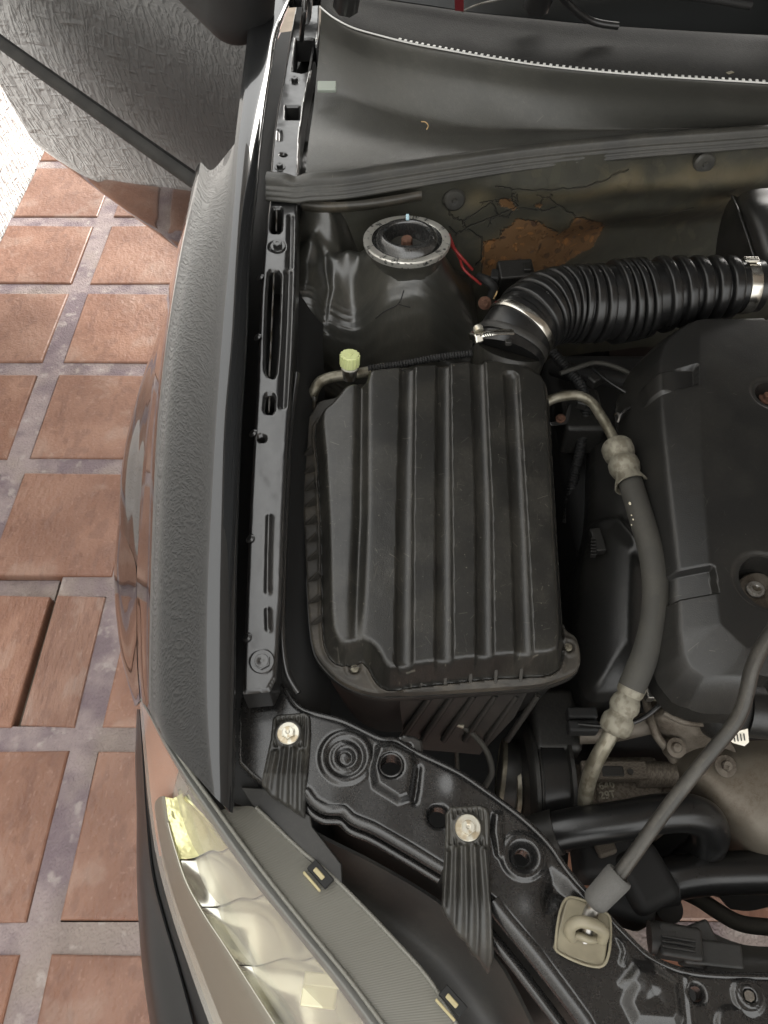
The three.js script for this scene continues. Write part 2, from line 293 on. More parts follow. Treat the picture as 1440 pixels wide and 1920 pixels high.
M.amber = std({ color: rgb(0.55, 0.17, 0.06), roughness: 0.3, metalness: 0.2, bumpMap: tex(256, (u, v) => vn(u * 60, v * 60, 60), false, 14), bumpScale: 0.0006 });
M.bumper = std({ color: rgb(0.012, 0.0125, 0.013), roughness: 0.3 });
M.bezel = std({ color: rgb(0.14, 0.14, 0.13), roughness: 0.3 });
M.band = std({ color: rgb(0.20, 0.185, 0.15), roughness: 0.35, metalness: 0.3 });
M.housing = std({ map: dustMap([0.008, 0.008, 0.008], [0.12, 0.11, 0.09], 0.1, 50, 41), roughness: 0.5 });
M.housing.map.repeat.set(4, 4);

// ---------------------------------------------------------------- the setting: tiled floor and stuccoed wall
const tileTex = tex(1024, (u, v) => {
  const f = fbm(u * 5, v * 5, 5, 5), s = fbm(u * 40 + 3, v * 22, 44, 4), c = fbm(u * 9 + 11, v * 9 + 2, 9, 5);
  let k = mixc([0.185, 0.090, 0.058], [0.25, 0.136, 0.094], sstep(0.3, 0.72, f)); k = mixc(k, [0.125, 0.058, 0.04], 0.4 * sstep(0.52, 0.75, s)); k = mixc(k, [0.34, 0.22, 0.17], 0.3 * sstep(0.7, 0.9, fbm(u * 110, v * 80, 110, 2)));
  k = mixc(k, [0.36, 0.28, 0.235], 0.36 * sstep(0.58, 0.74, c) * (0.3 + 0.7 * s)); return k.map(toS);
}, true, 1.5);
const tileBump = tex(512, (u, v) => 0.65 * fbm(u * 26, v * 14, 26, 4) + 0.35 * fbm(u * 70, v * 60, 70, 3), false, 3);
const tileRough = tex(512, (u, v) => 0.6 + 0.55 * (fbm(u * 10, v * 10, 10, 4) - 0.3), false, 1.5);
const tileMats = [[1, 1, 1], [0.93, 0.9, 0.88], [1.06, 1.03, 1.0], [0.97, 1.0, 1.03], [1.1, 1.12, 1.12]].map((c) => std({ color: rgb(...c), map: tileTex, bumpMap: tileBump, bumpScale: 0.003, roughness: 0.62, roughnessMap: tileRough }));
const groutMat = std({ map: tex(1024, (u, v) => {
  const f = fbm(u * 14, v * 14, 14, 5), c = fbm(u * 5 + 9, v * 5, 5, 4);
  let k = mixc([0.155, 0.117, 0.13], [0.265, 0.215, 0.21], sstep(0.3, 0.7, f)); k = mixc(k, [0.24, 0.20, 0.165], 0.6 * sstep(0.45, 0.7, c)); return mixc(k, [0.40, 0.36, 0.33], 0.5 * sstep(0.62, 0.85, fbm(u * 40, v * 40, 40, 3))).map(toS);
}, true, 1.2), roughness: 0.8, bumpMap: tex(512, (u, v) => 0.5 * fbm(u * 20, v * 20, 20, 4) + 0.5 * vn(u * 170, v * 170, 170), false, 2), bumpScale: 0.003 });
const soil = std({ map: tex(512, (u, v) => mixc([0.07, 0.055, 0.04], [0.16, 0.13, 0.10], fbm(u * 20, v * 20, 20, 5)).map(toS), true, 1), roughness: 0.95 });
const floorY = 0;
{
  const g = new THREE.PlaneGeometry(60, 60).rotateX(-Math.PI / 2).translate(0, -0.03, 0), uv = g.attributes.uv; for (let i = 0; i < uv.count; i++) uv.setXY(i, uv.getX(i) * 60, uv.getY(i) * 60);
  const floor = struct('floor', g, soil, 'red clay tiles in wide worn joints under the car and along the wall'); floor.userData.kind = 'structure';
  const PX = 0.33, PZ = 0.341, X0 = -0.577, Z0 = -0.861, JX = 0.056, JZ = 0.05;
  // a tile: bevelled slab with slightly uneven corners
  const variants = Array.from({ length: 6 }, () => {
    const w = (PX - JX) / 2, d = (PZ - JZ) / 2, c = [[-w, -d], [w, -d], [w, d], [-w, d]].map(([a, b]) => [a + (rnd() - 0.5) * 0.006, b + (rnd() - 0.5) * 0.006]);
    const ox = rnd(), oz = rnd(), dy = c.map(() => (rnd() - 0.5) * 0.0015), pos = [], idx = [], uv = [];
    const ring = (s, y) => c.forEach(([a, b], i) => { pos.push(a - Math.sign(a) * s, y + dy[i], b - Math.sign(b) * s); uv.push(a + ox, b + oz); });
    ring(0.004, 0); ring(0.0012, -0.0016); ring(0, -0.005); ring(0, -0.03);
    idx.push(0, 2, 1, 0, 3, 2); for (let k = 0; k < 3; k++) for (let i = 0; i < 4; i++) { const a = k * 4 + i, b = k * 4 + (i + 1) % 4; idx.push(a, b, b + 4, a, b + 4, a + 4); }
    return toCreasedNormals(geo(pos, idx, uv), 0.3);
  });
  const xs = []; for (let i = -2; i < 9; i++) xs.push(X0 + i * PX); // centres of the joints
  const strip = (x0, x1, z0, z1, y = -0.005) => { const b = new THREE.BoxGeometry(x1 - x0, 0.028, z1 - z0, Math.max(1, Math.round((x1 - x0) / 0.1)), 1, 1).translate((x0 + x1) / 2, y - 0.014, (z0 + z1) / 2), p = b.attributes.position, u = b.attributes.uv; for (let i = 0; i < p.count; i++) u.setXY(i, p.getX(i), p.getZ(i)); const o = new THREE.Mesh(b, groutMat); o.name = numbered('grout_strip'); o.receiveShadow = o.castShadow = true; floor.add(o); };
  for (let r = -8; r < 7; r++) {
    const zj = Z0 + r * PZ, zc = zj + PZ / 2;
    if (r === 0) { strip(-1.25, -0.724, zj - JZ / 2, zj + JZ / 2, -0.02); strip(-0.712, 3, zj - JZ / 2, zj + JZ / 2); } else strip(-1.25, 3, zj - JZ / 2, zj + JZ / 2);
    for (let i = 0; i < xs.length - 1; i++) {
      const xa = xs[i] + JX / 2, xb = xs[i + 1] - JX / 2; if (xb < -1.3) continue;
      if (!(r >= 0 && i === 1)) { if (xs[i] > -1.2) strip(xs[i] - JX / 2, xs[i] + JX / 2, zj + JZ / 2, zj + PZ - JZ / 2); } else strip(xs[i] - JX / 2, xs[i] + JX / 2, zj + JZ / 2, zj + PZ - JZ / 2);
      const cuts = (r === 0 && i === 1) ? [[xa, -0.728], [-0.712, xb]] : [[xa, xb]];
      for (const [a, b] of cuts) {
        const t = new THREE.Mesh(variants[(rnd() * 6) | 0], tileMats[(rnd() * 5) | 0]); t.name = numbered('tile'); t.castShadow = t.receiveShadow = true;
        t.position.set((a + b) / 2, floorY, zc); t.scale.x = (b - a) / (PX - JX); if (t.scale.x > 0.95 && rnd() > 0.5) t.rotation.y = Math.PI; floor.add(t);
      }
    }
  }
}
const stucco = canvasTex(2048, 2048, (c, w) => {
  c.fillStyle = '#6a6a6a'; c.fillRect(0, 0, w, w);
  for (let i = 0; i < 7500; i++) { // trowel drags: soft short ridges, mostly upright, some across
    const x = rnd() * w, y = rnd() * w, up = rnd() < 0.82, l = (up ? 34 : 22) + 100 * rnd() * rnd(), a = (up ? Math.PI / 2 : 0) + (rnd() - 0.5) * 0.4, hi = rnd() < 0.68, g = hi ? 200 + 55 * rnd() : 20 + 40 * rnd(), wd = 4 + 8 * rnd(), bend = (rnd() - 0.5) * 14;
    c.lineCap = 'round';
    for (const [ox, oy] of [[0, 0], [w, 0], [0, w], [-w, 0], [0, -w]]) for (const [k, al] of [[2.1, 0.10], [1.3, 0.14], [0.7, 0.2], [0.3, 0.22]]) { c.strokeStyle = `rgba(${g},${g},${g},${al})`; c.lineWidth = wd * k; c.beginPath(); c.moveTo(x + ox, y + oy); c.quadraticCurveTo(x + ox + l / 2 * Math.cos(a) + bend, y + oy + l / 2 * Math.sin(a), x + ox + l * Math.cos(a), y + oy + l * Math.sin(a)); c.stroke(); }
  }
}, false, 0.75);
{
  const m = std({ map: tex(256, (u, v) => mixc([0.74, 0.74, 0.72], [0.82, 0.82, 0.81], fbm(u * 8, v * 8, 8, 4)).map(toS), true, 1), roughness: 0.8, bumpMap: stucco, bumpScale: 0.0115 });
  const g = new THREE.BoxGeometry(0.15, 3.0, 9), p = g.attributes.position, u = g.attributes.uv; for (let i = 0; i < p.count; i++) u.setXY(i, p.getZ(i), p.getY(i));
  const wall = struct('garage_wall', g.translate(-1.29, 1.47, -1), m, 'white wall with rough dragged stucco along the left of the car', 'wall');
  wall.userData.kind = 'structure';
}

{ // carport roof over the bay; open to the sky behind the windscreen and in front
  const r = struct('carport_roof', new THREE.BoxGeometry(5.3, 0.14, 4.6).translate(2.45, 2.72, -1.1), std({ color: rgb(0.6, 0.59, 0.56), roughness: 0.9 }), 'plain plastered carport roof above the front of the car', 'roof');
  r.userData.kind = 'structure';
  const w = struct('far_wall', new THREE.BoxGeometry(0.15, 2.7, 9).translate(4.2, 1.32, -1), std({ color: rgb(0.5, 0.48, 0.45), roughness: 0.9 }), 'plain wall on the far side of the carport', 'wall'); w.userData.kind = 'structure';
}
// ---------------------------------------------------------------- car body: front wing, door, bumper, bonnet
const S = (off) => (x, z) => hz(x, z) + off;
{ // front wing: long lines from the rear to the lamp
  const on = (off, l) => l.map(([x, y]) => PB(x, y, hz, off));
  const A = on(-0.03, [[572, -50], [549, 0], [524, 60], [512, 130], [501, 200], [491, 280], [484, 360], [472, 480], [466, 640], [456, 800], [450, 960], [446, 1120], [444, 1300], [442, 1440], [440, 1522]]);
  const B = on(-0.001, [[568, -50], [545, 0], [520, 60], [508, 130], [497, 200], [487, 280], [480, 360], [468, 480], [462, 640], [452, 800], [446, 960], [442, 1120], [440, 1300], [438, 1440], [436, 1524]]);
  const B2 = on(0.0015, [[564, -50], [541, 0], [516, 60], [504, 130], [493, 200], [483, 280], [476, 360], [464, 480], [458, 640], [448, 800], [442, 960], [438, 1120], [436, 1300], [434, 1440], [432, 1523]]);
  const C = on(0.005, [[520, -50], [500, 0], [484, 100], [472, 200], [464, 280], [458, 360], [450, 480], [442, 640], [430, 800], [426, 960], [424, 1120], [424, 1300], [424, 1440], [424, 1515]]);
  const D = on(0.006, [[500, -50], [482, 0], [468, 100], [456, 200], [448, 262], [442, 360], [432, 480], [418, 640], [407, 800], [398, 960], [391, 1120], [390, 1300], [396, 1420], [404, 1496]]);
  const zc = PB(452, 262, hz, 0.004).z, split = (l, up) => { const q = crPoints(l, 240), m = q.filter((p) => up ? p.z < zc + 0.003 : p.z >= zc); return m.filter((_, i) => i % 6 === 0 || i === m.length - 1); }, upTo = (l) => split(l, true);
  const D2 = on(0.006, [[448, 262], [442, 360], [432, 480], [418, 640], [407, 800], [398, 960], [391, 1120], [390, 1300], [396, 1420], [404, 1496]]);
  const D3 = on(0.0044, [[440, 270], [432, 360], [421, 480], [406, 640], [394, 800], [385, 960], [378, 1120], [376, 1300], [384, 1420], [392, 1482]]);
  const E = on(-0.006, [[424, 290], [408, 360], [388, 480], [366, 640], [351, 800], [342, 960], [336, 1120], [334, 1280], [338, 1390], [346, 1431]]);
  const E2 = on(-0.017, [[399, 318], [388, 365], [364, 480], [338, 640], [320, 800], [310, 960], [304, 1120], [302, 1280], [306, 1370], [312, 1392]]);
  const F0 = on(-0.030, [[376, 304], [369, 350], [345, 480], [318, 640], [301, 800], [291, 960], [286, 1120], [283, 1250], [284, 1320], [288, 1350]]);
  const F1 = on(-0.036, [[372, 308], [363, 355], [338, 480], [312, 640], [295, 800], [286, 960], [281, 1120], [278, 1250], [278, 1310], [280, 1333]]);
  const G = on(-0.075, [[366, 322], [356, 370], [331, 480], [304, 640], [284, 800], [274, 960], [268, 1110], [265, 1230], [266, 1295], [268, 1318]]);
  const I0 = on(-0.125, [[362, 336], [352, 390], [327, 490], [301, 628], [279, 770], [266, 900], [260, 1000], [257, 1066], [257, 1140], [258, 1240], [263, 1312]]);
  const I1 = on(-0.15, [[360, 346], [349, 410], [324, 510], [297, 632], [272, 760], [256, 870], [248, 950], [246, 1030]]);
  const I = on(-0.22, [[357, 372], [346, 480], [323, 562], [292, 640], [268, 706], [247, 780], [232, 850], [223, 930], [222, 978]]);
  const J = on(-0.30, [[360, 400], [352, 500], [330, 580], [300, 655], [278, 720], [258, 790], [244, 856], [236, 935], [235, 985]]);
  const Dx = on(0.0044, [[488, -50], [474, 0], [460, 100], [448, 200], [440, 270], [432, 360], [421, 480], [406, 640], [394, 800], [385, 960], [378, 1120], [376, 1300], [384, 1420], [392, 1482]]);
  const under = D2.map((p) => p.clone().add(V(0, -0.0005, 0)));
  const wing = part('front_wing', merge([loft([A, B, B2, C, D, Dx], { nu: 170, k: 6, thick: 0.0012 }), loft([under, D3, E, E2, F0], { nu: 150, k: 8, thick: 0.0012 })]), M.paint);
  part('wing_side', loft([F0, F1, G, I0], { nu: 140, k: 4, thick: 0.0012, out: V(-1, 0.3, 0) }), M.paint, wing);
  const I0b = on(-0.125, [[362, 336], [352, 390], [327, 490], [301, 628], [279, 770], [266, 900], [260, 1000], [257, 1062]]);
  part('wheel_arch', loft([I0b, I1, I, J], { nu: 120, k: 8, thick: 0.0012, out: V(-1, 0.3, 0) }), M.paint, wing);
  part('rear_liner', loft([upTo(A).map((p) => p.clone().add(V(-0.05, -0.09, 0))), upTo(A).map((p) => p.clone().add(V(0.06, -0.075, 0))), upTo(A).map((p) => p.clone().add(V(0.14, -0.06, 0)))], { nu: 20, k: 3, thick: 0.003 }), M.black, wing);
  part('wing_liner', loft([E.map((p) => p.clone().add(V(0, -0.07, 0))), A.map((p) => p.clone().add(V(0.05, -0.06, 0))), A.map((p) => p.clone().add(V(0.075, -0.10, 0)))], { nu: 60, k: 3, thick: 0.003 }), M.black, wing);
  // bumper corner below the wing
  const ko = (l) => l.map(([x, y, o]) => PB(x, y, hz, o)), K0 = ko([[224, 984, -0.214], [241, 1020, -0.168], [255, 1066, -0.132], [256, 1140, -0.128], [256.5, 1235, -0.128], [262, 1312, -0.128]]);
  const K1 = ko([[223, 985, -0.217], [233, 1030, -0.19], [240, 1090, -0.17], [243, 1160, -0.17], [248, 1240, -0.17], [259, 1318, -0.16]]);
  const K2 = on(-0.25, [[220, 988], [215, 1060], [215, 1101], [219, 1158], [229, 1235], [252, 1325]]);
  const K3 = on(-0.37, [[224, 992], [222, 1060], [222, 1101], [226, 1158], [236, 1235], [258, 1325]]);
  const bumper = part('bumper', loft([K0, K1, K2, K3], { nu: 80, k: 6, thick: 0.002, out: V(-1, 0.4, 0) }), M.paint);
  const Q0 = pts([[262, 1330, 0.66], [272, 1420, 0.66], [282, 1520, 0.65], [296, 1610, 0.64], [325, 1720, 0.63], [362, 1830, 0.62], [405, 1940, 0.60]]);
  const Q1 = pts([[261, 1330, 0.63], [267, 1420, 0.62], [273, 1520, 0.615], [285, 1640, 0.605], [306, 1725, 0.60], [330, 1805, 0.59], [368, 1945, 0.58]]);
  const Q2 = pts([[257, 1330, 0.61], [255, 1420, 0.59], [258, 1520, 0.58], [260, 1640, 0.57], [267, 1740, 0.56], [277, 1830, 0.55], [294, 1940, 0.54]]);
  const Q3 = pts([[266, 1330, 0.36], [264, 1420, 0.36], [266, 1520, 0.36], [268, 1640, 0.36], [275, 1740, 0.35], [286, 1830, 0.34], [302, 1940, 0.33]]);
  part('bumper_front', loft([Q1, Q2, Q3], { nu: 80, k: 8, thick: 0.002, out: V(-1, 0.6, 0.3) }), M.bumper, bumper);
  part('gap_filler', loft([Q0.map((p) => p.clone().add(V(0.02, -0.02, 0))), Q0.map((p) => p.clone().add(V(0.0, -0.014, 0))), Q1.map((p) => p.clone().add(V(0.0, -0.01, 0))), Q1.map((p) => p.clone().add(V(-0.004, -0.03, 0)))], { nu: 40, k: 3, thick: 0.002, out: V(-1, 0.6, 0.3) }), M.black, bumper);
}
{ // open front door
  const A = P(345, 484, 0.27), C = P(78, 286, 0.27), along_ = C.clone().sub(A).setY(0).normalize(), n = V(along_.z, 0, -along_.x); if (n.z < 0) n.negate();
  const H = A.clone().addScaledVector(along_, -0.40), Lg = 0.40 + A.distanceTo(C) + 0.01;
  const rowAt = (y, bulge, e) => Array.from({ length: 8 }, (_, i) => H.clone().addScaledVector(along_, i / 7 * (Lg + e)).setY(y).addScaledVector(n, bulge));
  const D = [rowAt(0.2705, -0.02, -0.03), rowAt(0.285, 0, -0.005), rowAt(0.36, 0.012, 0.03), rowAt(0.5, 0.022, 0.07), rowAt(0.62, 0.024, 0.1), rowAt(0.76, 0.016, 0.14), rowAt(0.87, 0.0, 0.17), rowAt(0.95, -0.03, 0.19)];
  const door = part('front_door', loft(D, { nu: 60, k: 6, thick: 0.03, out: n }), M.paint);
  const o = A.clone().addScaledVector(n, 0.024), q = (x, y) => PP(x, y, o, n);
  part('door_moulding', tube([q(-60, 32), q(0, 78), q(120, 164), q(240, 250), q(360, 335), q(400, 363)], 0.017, { seg: 40, rad: 20 }), M.trimPlastic, door, 'black protective strip along the door');
  const mo = A.clone().addScaledVector(n, 0.075), mc = PP(405, -56, mo, n);
  const ms = new RoundedBoxGeometry(0.2, 0.14, 0.11, 8, 0.052); ms.rotateZ(-0.3).rotateY(Math.atan2(n.x, n.z)).translate(mc.x, mc.y, mc.z);
  part('door_mirror', ms, M.black, door);
}
{ // cabin: the roof behind the windscreen, outside the frame
  const row = (y, z, w) => Array.from({ length: 7 }, (_, i) => V(lerp(0.56 - w, 0.56 + w, i / 6), y - 0.03 * Math.pow(i / 3 - 1, 2), z));
  part('cabin_roof', loft([row(1.0, -1.32, 0.74), row(1.2, -1.62, 0.68), row(1.38, -1.95, 0.6), row(1.45, -2.5, 0.56), row(1.44, -3.1, 0.56), row(1.3, -3.7, 0.6), row(1.0, -4.1, 0.66)], { nu: 24, k: 5, thick: 0.02 }), M.paint);
}
{ // raised bonnet, held over the bay above the frame
  const a = 60 * Math.PI / 180, dir = V(0, Math.sin(a), Math.cos(a)), row = (x0, x1, t, s) => Array.from({ length: 9 }, (_, i) => V(lerp(x0, x1, i / 8), 1.06 + s * 0.02 * Math.sin(i / 8 * Math.PI), -1.16).addScaledVector(dir, t));
  const b = part('bonnet', loft([row(-0.12, 1.22, 0, 1), row(-0.13, 1.23, 0.35, 1), row(-0.12, 1.22, 0.7, 1), row(-0.08, 1.18, 1.0, 1)], { nu: 50, k: 8, thick: 0.012, out: V(0, Math.cos(a), -Math.sin(a)) }), M.paint);
  for (const x of [-0.05, 0.2, 0.55, 0.9, 1.15]) part('bonnet_rib', tube([V(x, 1.035, -1.13), V(lerp(x, 0.55, 0.2), 1.035 + 0.75 * Math.sin(a), -1.13 + 0.75 * Math.cos(a))], 0.018, { rad: 8, seg: 4 }), M.steel, b);
}

// ---------------------------------------------------------------- fasteners
function bolt(parent, at, axis, r, m = M.bareSteel, { washer = 1.0, hex = 0.62, hgt = 0.9, name = 'bolt', dome = true } = {}) {
  const w = lathe([[0, 0], [r * washer, 0], [r * washer, r * 0.13], [r * washer * 0.94, r * 0.2], [0, r * 0.2]], at, axis, 28);
  const hx = new THREE.CylinderGeometry(r * hex, r * hex * 1.02, r * hgt * 0.75, 6).translate(0, r * hgt * 0.45, 0);
  const top = lathe([[r * hex * 0.84, r * hgt * 0.82], [r * hex * 0.78, r * hgt * 0.9], [r * 0.2, r * hgt * 0.9], [r * 0.1, r * hgt * 0.8], [0, r * hgt * 0.8]], at, axis, 16);
  return part(name, merge([w, along(toCreasedNormals(hx, 0.3), at, axis), dome ? top : w]), m, parent);
}
function screw(parent, at, r, m = M.rust) { const g = lathe([[0, 0.0], [r, 0], [r, r * 0.35], [r * 0.8, r * 0.6], [r * 0.3, r * 0.66], [r * 0.12, r * 0.35], [0, r * 0.35]], at, V(0, 1, 0), 20); const s = box(at.clone().add(V(0, r * 0.66, 0)), [r * 1.1, r * 0.1, r * 0.22], { r: r * 0.04 }); return part('screw', merge([g, s, s.clone().translate(-at.x, 0, -at.z).rotateY(Math.PI / 2).translate(at.x, 0, at.z)]), m, parent); }

// ---------------------------------------------------------------- wing rail with its holes
{
  const base = S(-0.03), L = [[560, -20], [545, 60], [532, 140], [520, 200], [512, 260], [507, 320], [506, 370], [496, 450], [489, 548], [485, 640], [481, 740], [476, 820], [468, 960], [461, 1130], [456, 1250], [455, 1300]];
  const R = [[600, -20], [598, 60], [588, 110], [580, 150], [570, 200], [562, 260], [560, 320], [557, 370], [557, 450], [554, 560], [551, 640], [546, 740], [540, 820], [533, 960], [528, 1130], [523, 1200], [518, 1270], [505, 1295]];
  const slot = (x0, x1, y0, y1) => flat([[x0, y0 + 7], [x0 + 3, y0 + 1], [x1 - 3, y0], [x1, y0 + 7], [x1 - 2, y1 - 6], [x1 - 6, y1], [x0 - 0 + 1, y1], [x0 - 3, y1 - 7]], base);
  const slot2 = (l) => flat(l, base);
  const holes = [slot2([[555, 72], [588, 72], [592, 85], [597, 98], [597, 112], [588, 124], [576, 134], [565, 137], [549, 134], [551, 105]]), slot2([[536, 198], [560, 198], [560, 224], [536, 224]]),
    circ(531, 290, 0.0034, base), slot(510, 529, 388, 436), slot2([[504, 512], [509, 506], [520, 507], [526, 515], [524, 580], [521, 660], [517, 700], [512, 709], [503, 706], [498, 696], [498, 640], [501, 560]]), slot2([[498, 745], [502, 739], [511, 738], [515, 745], [514, 768], [508, 776], [499, 775], [496, 768]]), circ(491, 822, 0.0036, base)];
  const P2 = (x, y) => { const p = PB(x, y, base); return [p.x, p.z]; };
  const rib = [[545, 405], [544, 460], [543, 500]].map(([x, y]) => P2(x, y)), rib2 = [[541, 510], [538, 600], [533, 700], [530, 760]].map(([x, y]) => P2(x, y)), dent = [[524, 246], [524, 262]].map(([x, y]) => P2(x, y)), seam = [[505, 970], [503, 1040], [502, 1110]].map(([x, y]) => P2(x, y)), seam2 = [[502, 1145], [503, 1180]].map(([x, y]) => P2(x, y)), boss = P2(520, 462), boss2 = P2(491, 1240);
  const inset = 0.0035;
  const rail = part('wing_rail', sheet({ base, outline: flat([...L, ...R.reverse()], base), holes, cell: 0.0013, skirt: 0.03, edge: 0.003, h: (x, z) => {
    let y = 0.0006 * N3(x * 60, z * 60) + 0.0016 * N3(x * 14, z * 14) * 1.4;
    y -= inset * Math.exp(-Math.pow(polyline(rib, x, z)[0] / 0.0028, 2)) + inset * 1.3 * Math.exp(-Math.pow(polyline(rib2, x, z)[0] / 0.0032, 2)) + 0.003 * Math.exp(-Math.pow(polyline(dent, x, z)[0] / 0.0028, 2));
    y += 0.0022 * Math.exp(-Math.pow(polyline(seam, x, z)[0] / 0.0022, 2)) + 0.0024 * Math.exp(-Math.pow(polyline(seam2, x, z)[0] / 0.002, 2));
    y -= 0.0014 * sstep(0.012, 0.009, Math.hypot(x - boss[0], z - boss[1]));
    y += 0.001 * sstep(0.0105, 0.009, Math.hypot(x - boss2[0], z - boss2[1]));
    return y;
  } }), M.steel);
  for (const [x, y, r] of [[553, 153, 0.0085], [521, 463, 0.0088]]) bolt(rail, PB(x, y, base, -0.0012), V(0, 1, 0.15), r, M.steel);
  bolt(rail, PB(525, 314, base), V(0, 1, 0.15), 0.007, M.steel);
  const pb = bolt(rail, PB(492, 1241, base, 0.0006), V(0, 1, 0.2), 0.0105, M.steel, { hex: 0.7, hgt: 0.5 });
  // second layer of metal seen through the slots
  for (const l of [[[519, 390], [518, 433]], [[514, 511], [511, 580], [508, 650], [505, 706]], [[506, 741], [504, 774]]]) part('slot_lip', tube(l.map(([x, y]) => PB(x, y, base, -0.0045)), 0.0009, { seg: 12, rad: 6 }), M.bareSteel, rail);
  for (const [x, y] of [[486, 520], [481, 632], [472, 812], [467, 1010], [461, 1195]]) part('weld_spot', lathe([[0, 0.002], [0.003, 0.0016], [0.005, 0]], PB(x + 2, y, base, 0.0), V(-0.6, 1, 0), 12), M.steel, rail);
  // pressed channel and inner wing below the rail
  const e = [[600, 60], [588, 130], [572, 210], [563, 300], [559, 380], [557, 480], [554, 580], [549, 700], [541, 820], [534, 960], [529, 1130], [526, 1210]];
  const o = (dx, off) => e.map(([x, y]) => PB(x + dx, y, base, off));
  part('inner_wing', loft([o(-6, -0.012), o(-4, -0.05), o(-8, -0.10).map((p) => p.add(V(-0.004, 0, 0))), o(-8, -0.25), o(-8, -0.45)], { nu: 60, k: 4, thick: 0.003, out: V(1, 0.2, 0) }), M.black, rail);
  const f = [[557, 700], [547, 780], [541, 860], [536, 960], [531, 1080], [529, 1170], [531, 1215], [540, 1265], [560, 1300]];
  part('rail_flange', tube(f.map(([x, y]) => PB(x, y, base, -0.012)), 0.0028, { seg: 60, rad: 8 }), M.steel, rail);
}
{ // hinge arm at the rear of the rail
  const h = part('hinge_arm', tube(pts([[573, -40, 1.02], [571, 20, 1.0], [567, 50, 0.975], [565, 74, 0.95]]), 0.004, { seg: 20, rad: 8 }), M.steel);
  part('hinge_plate', plate([P(569, -20, 1.01), P(588, -20, 1.01), P(583, 30, 0.985), P(580, 44, 0.975), P(570, 48, 0.975)], 0.003, 0.0006, V(0, 0.3, 1)), M.steel, h);
}
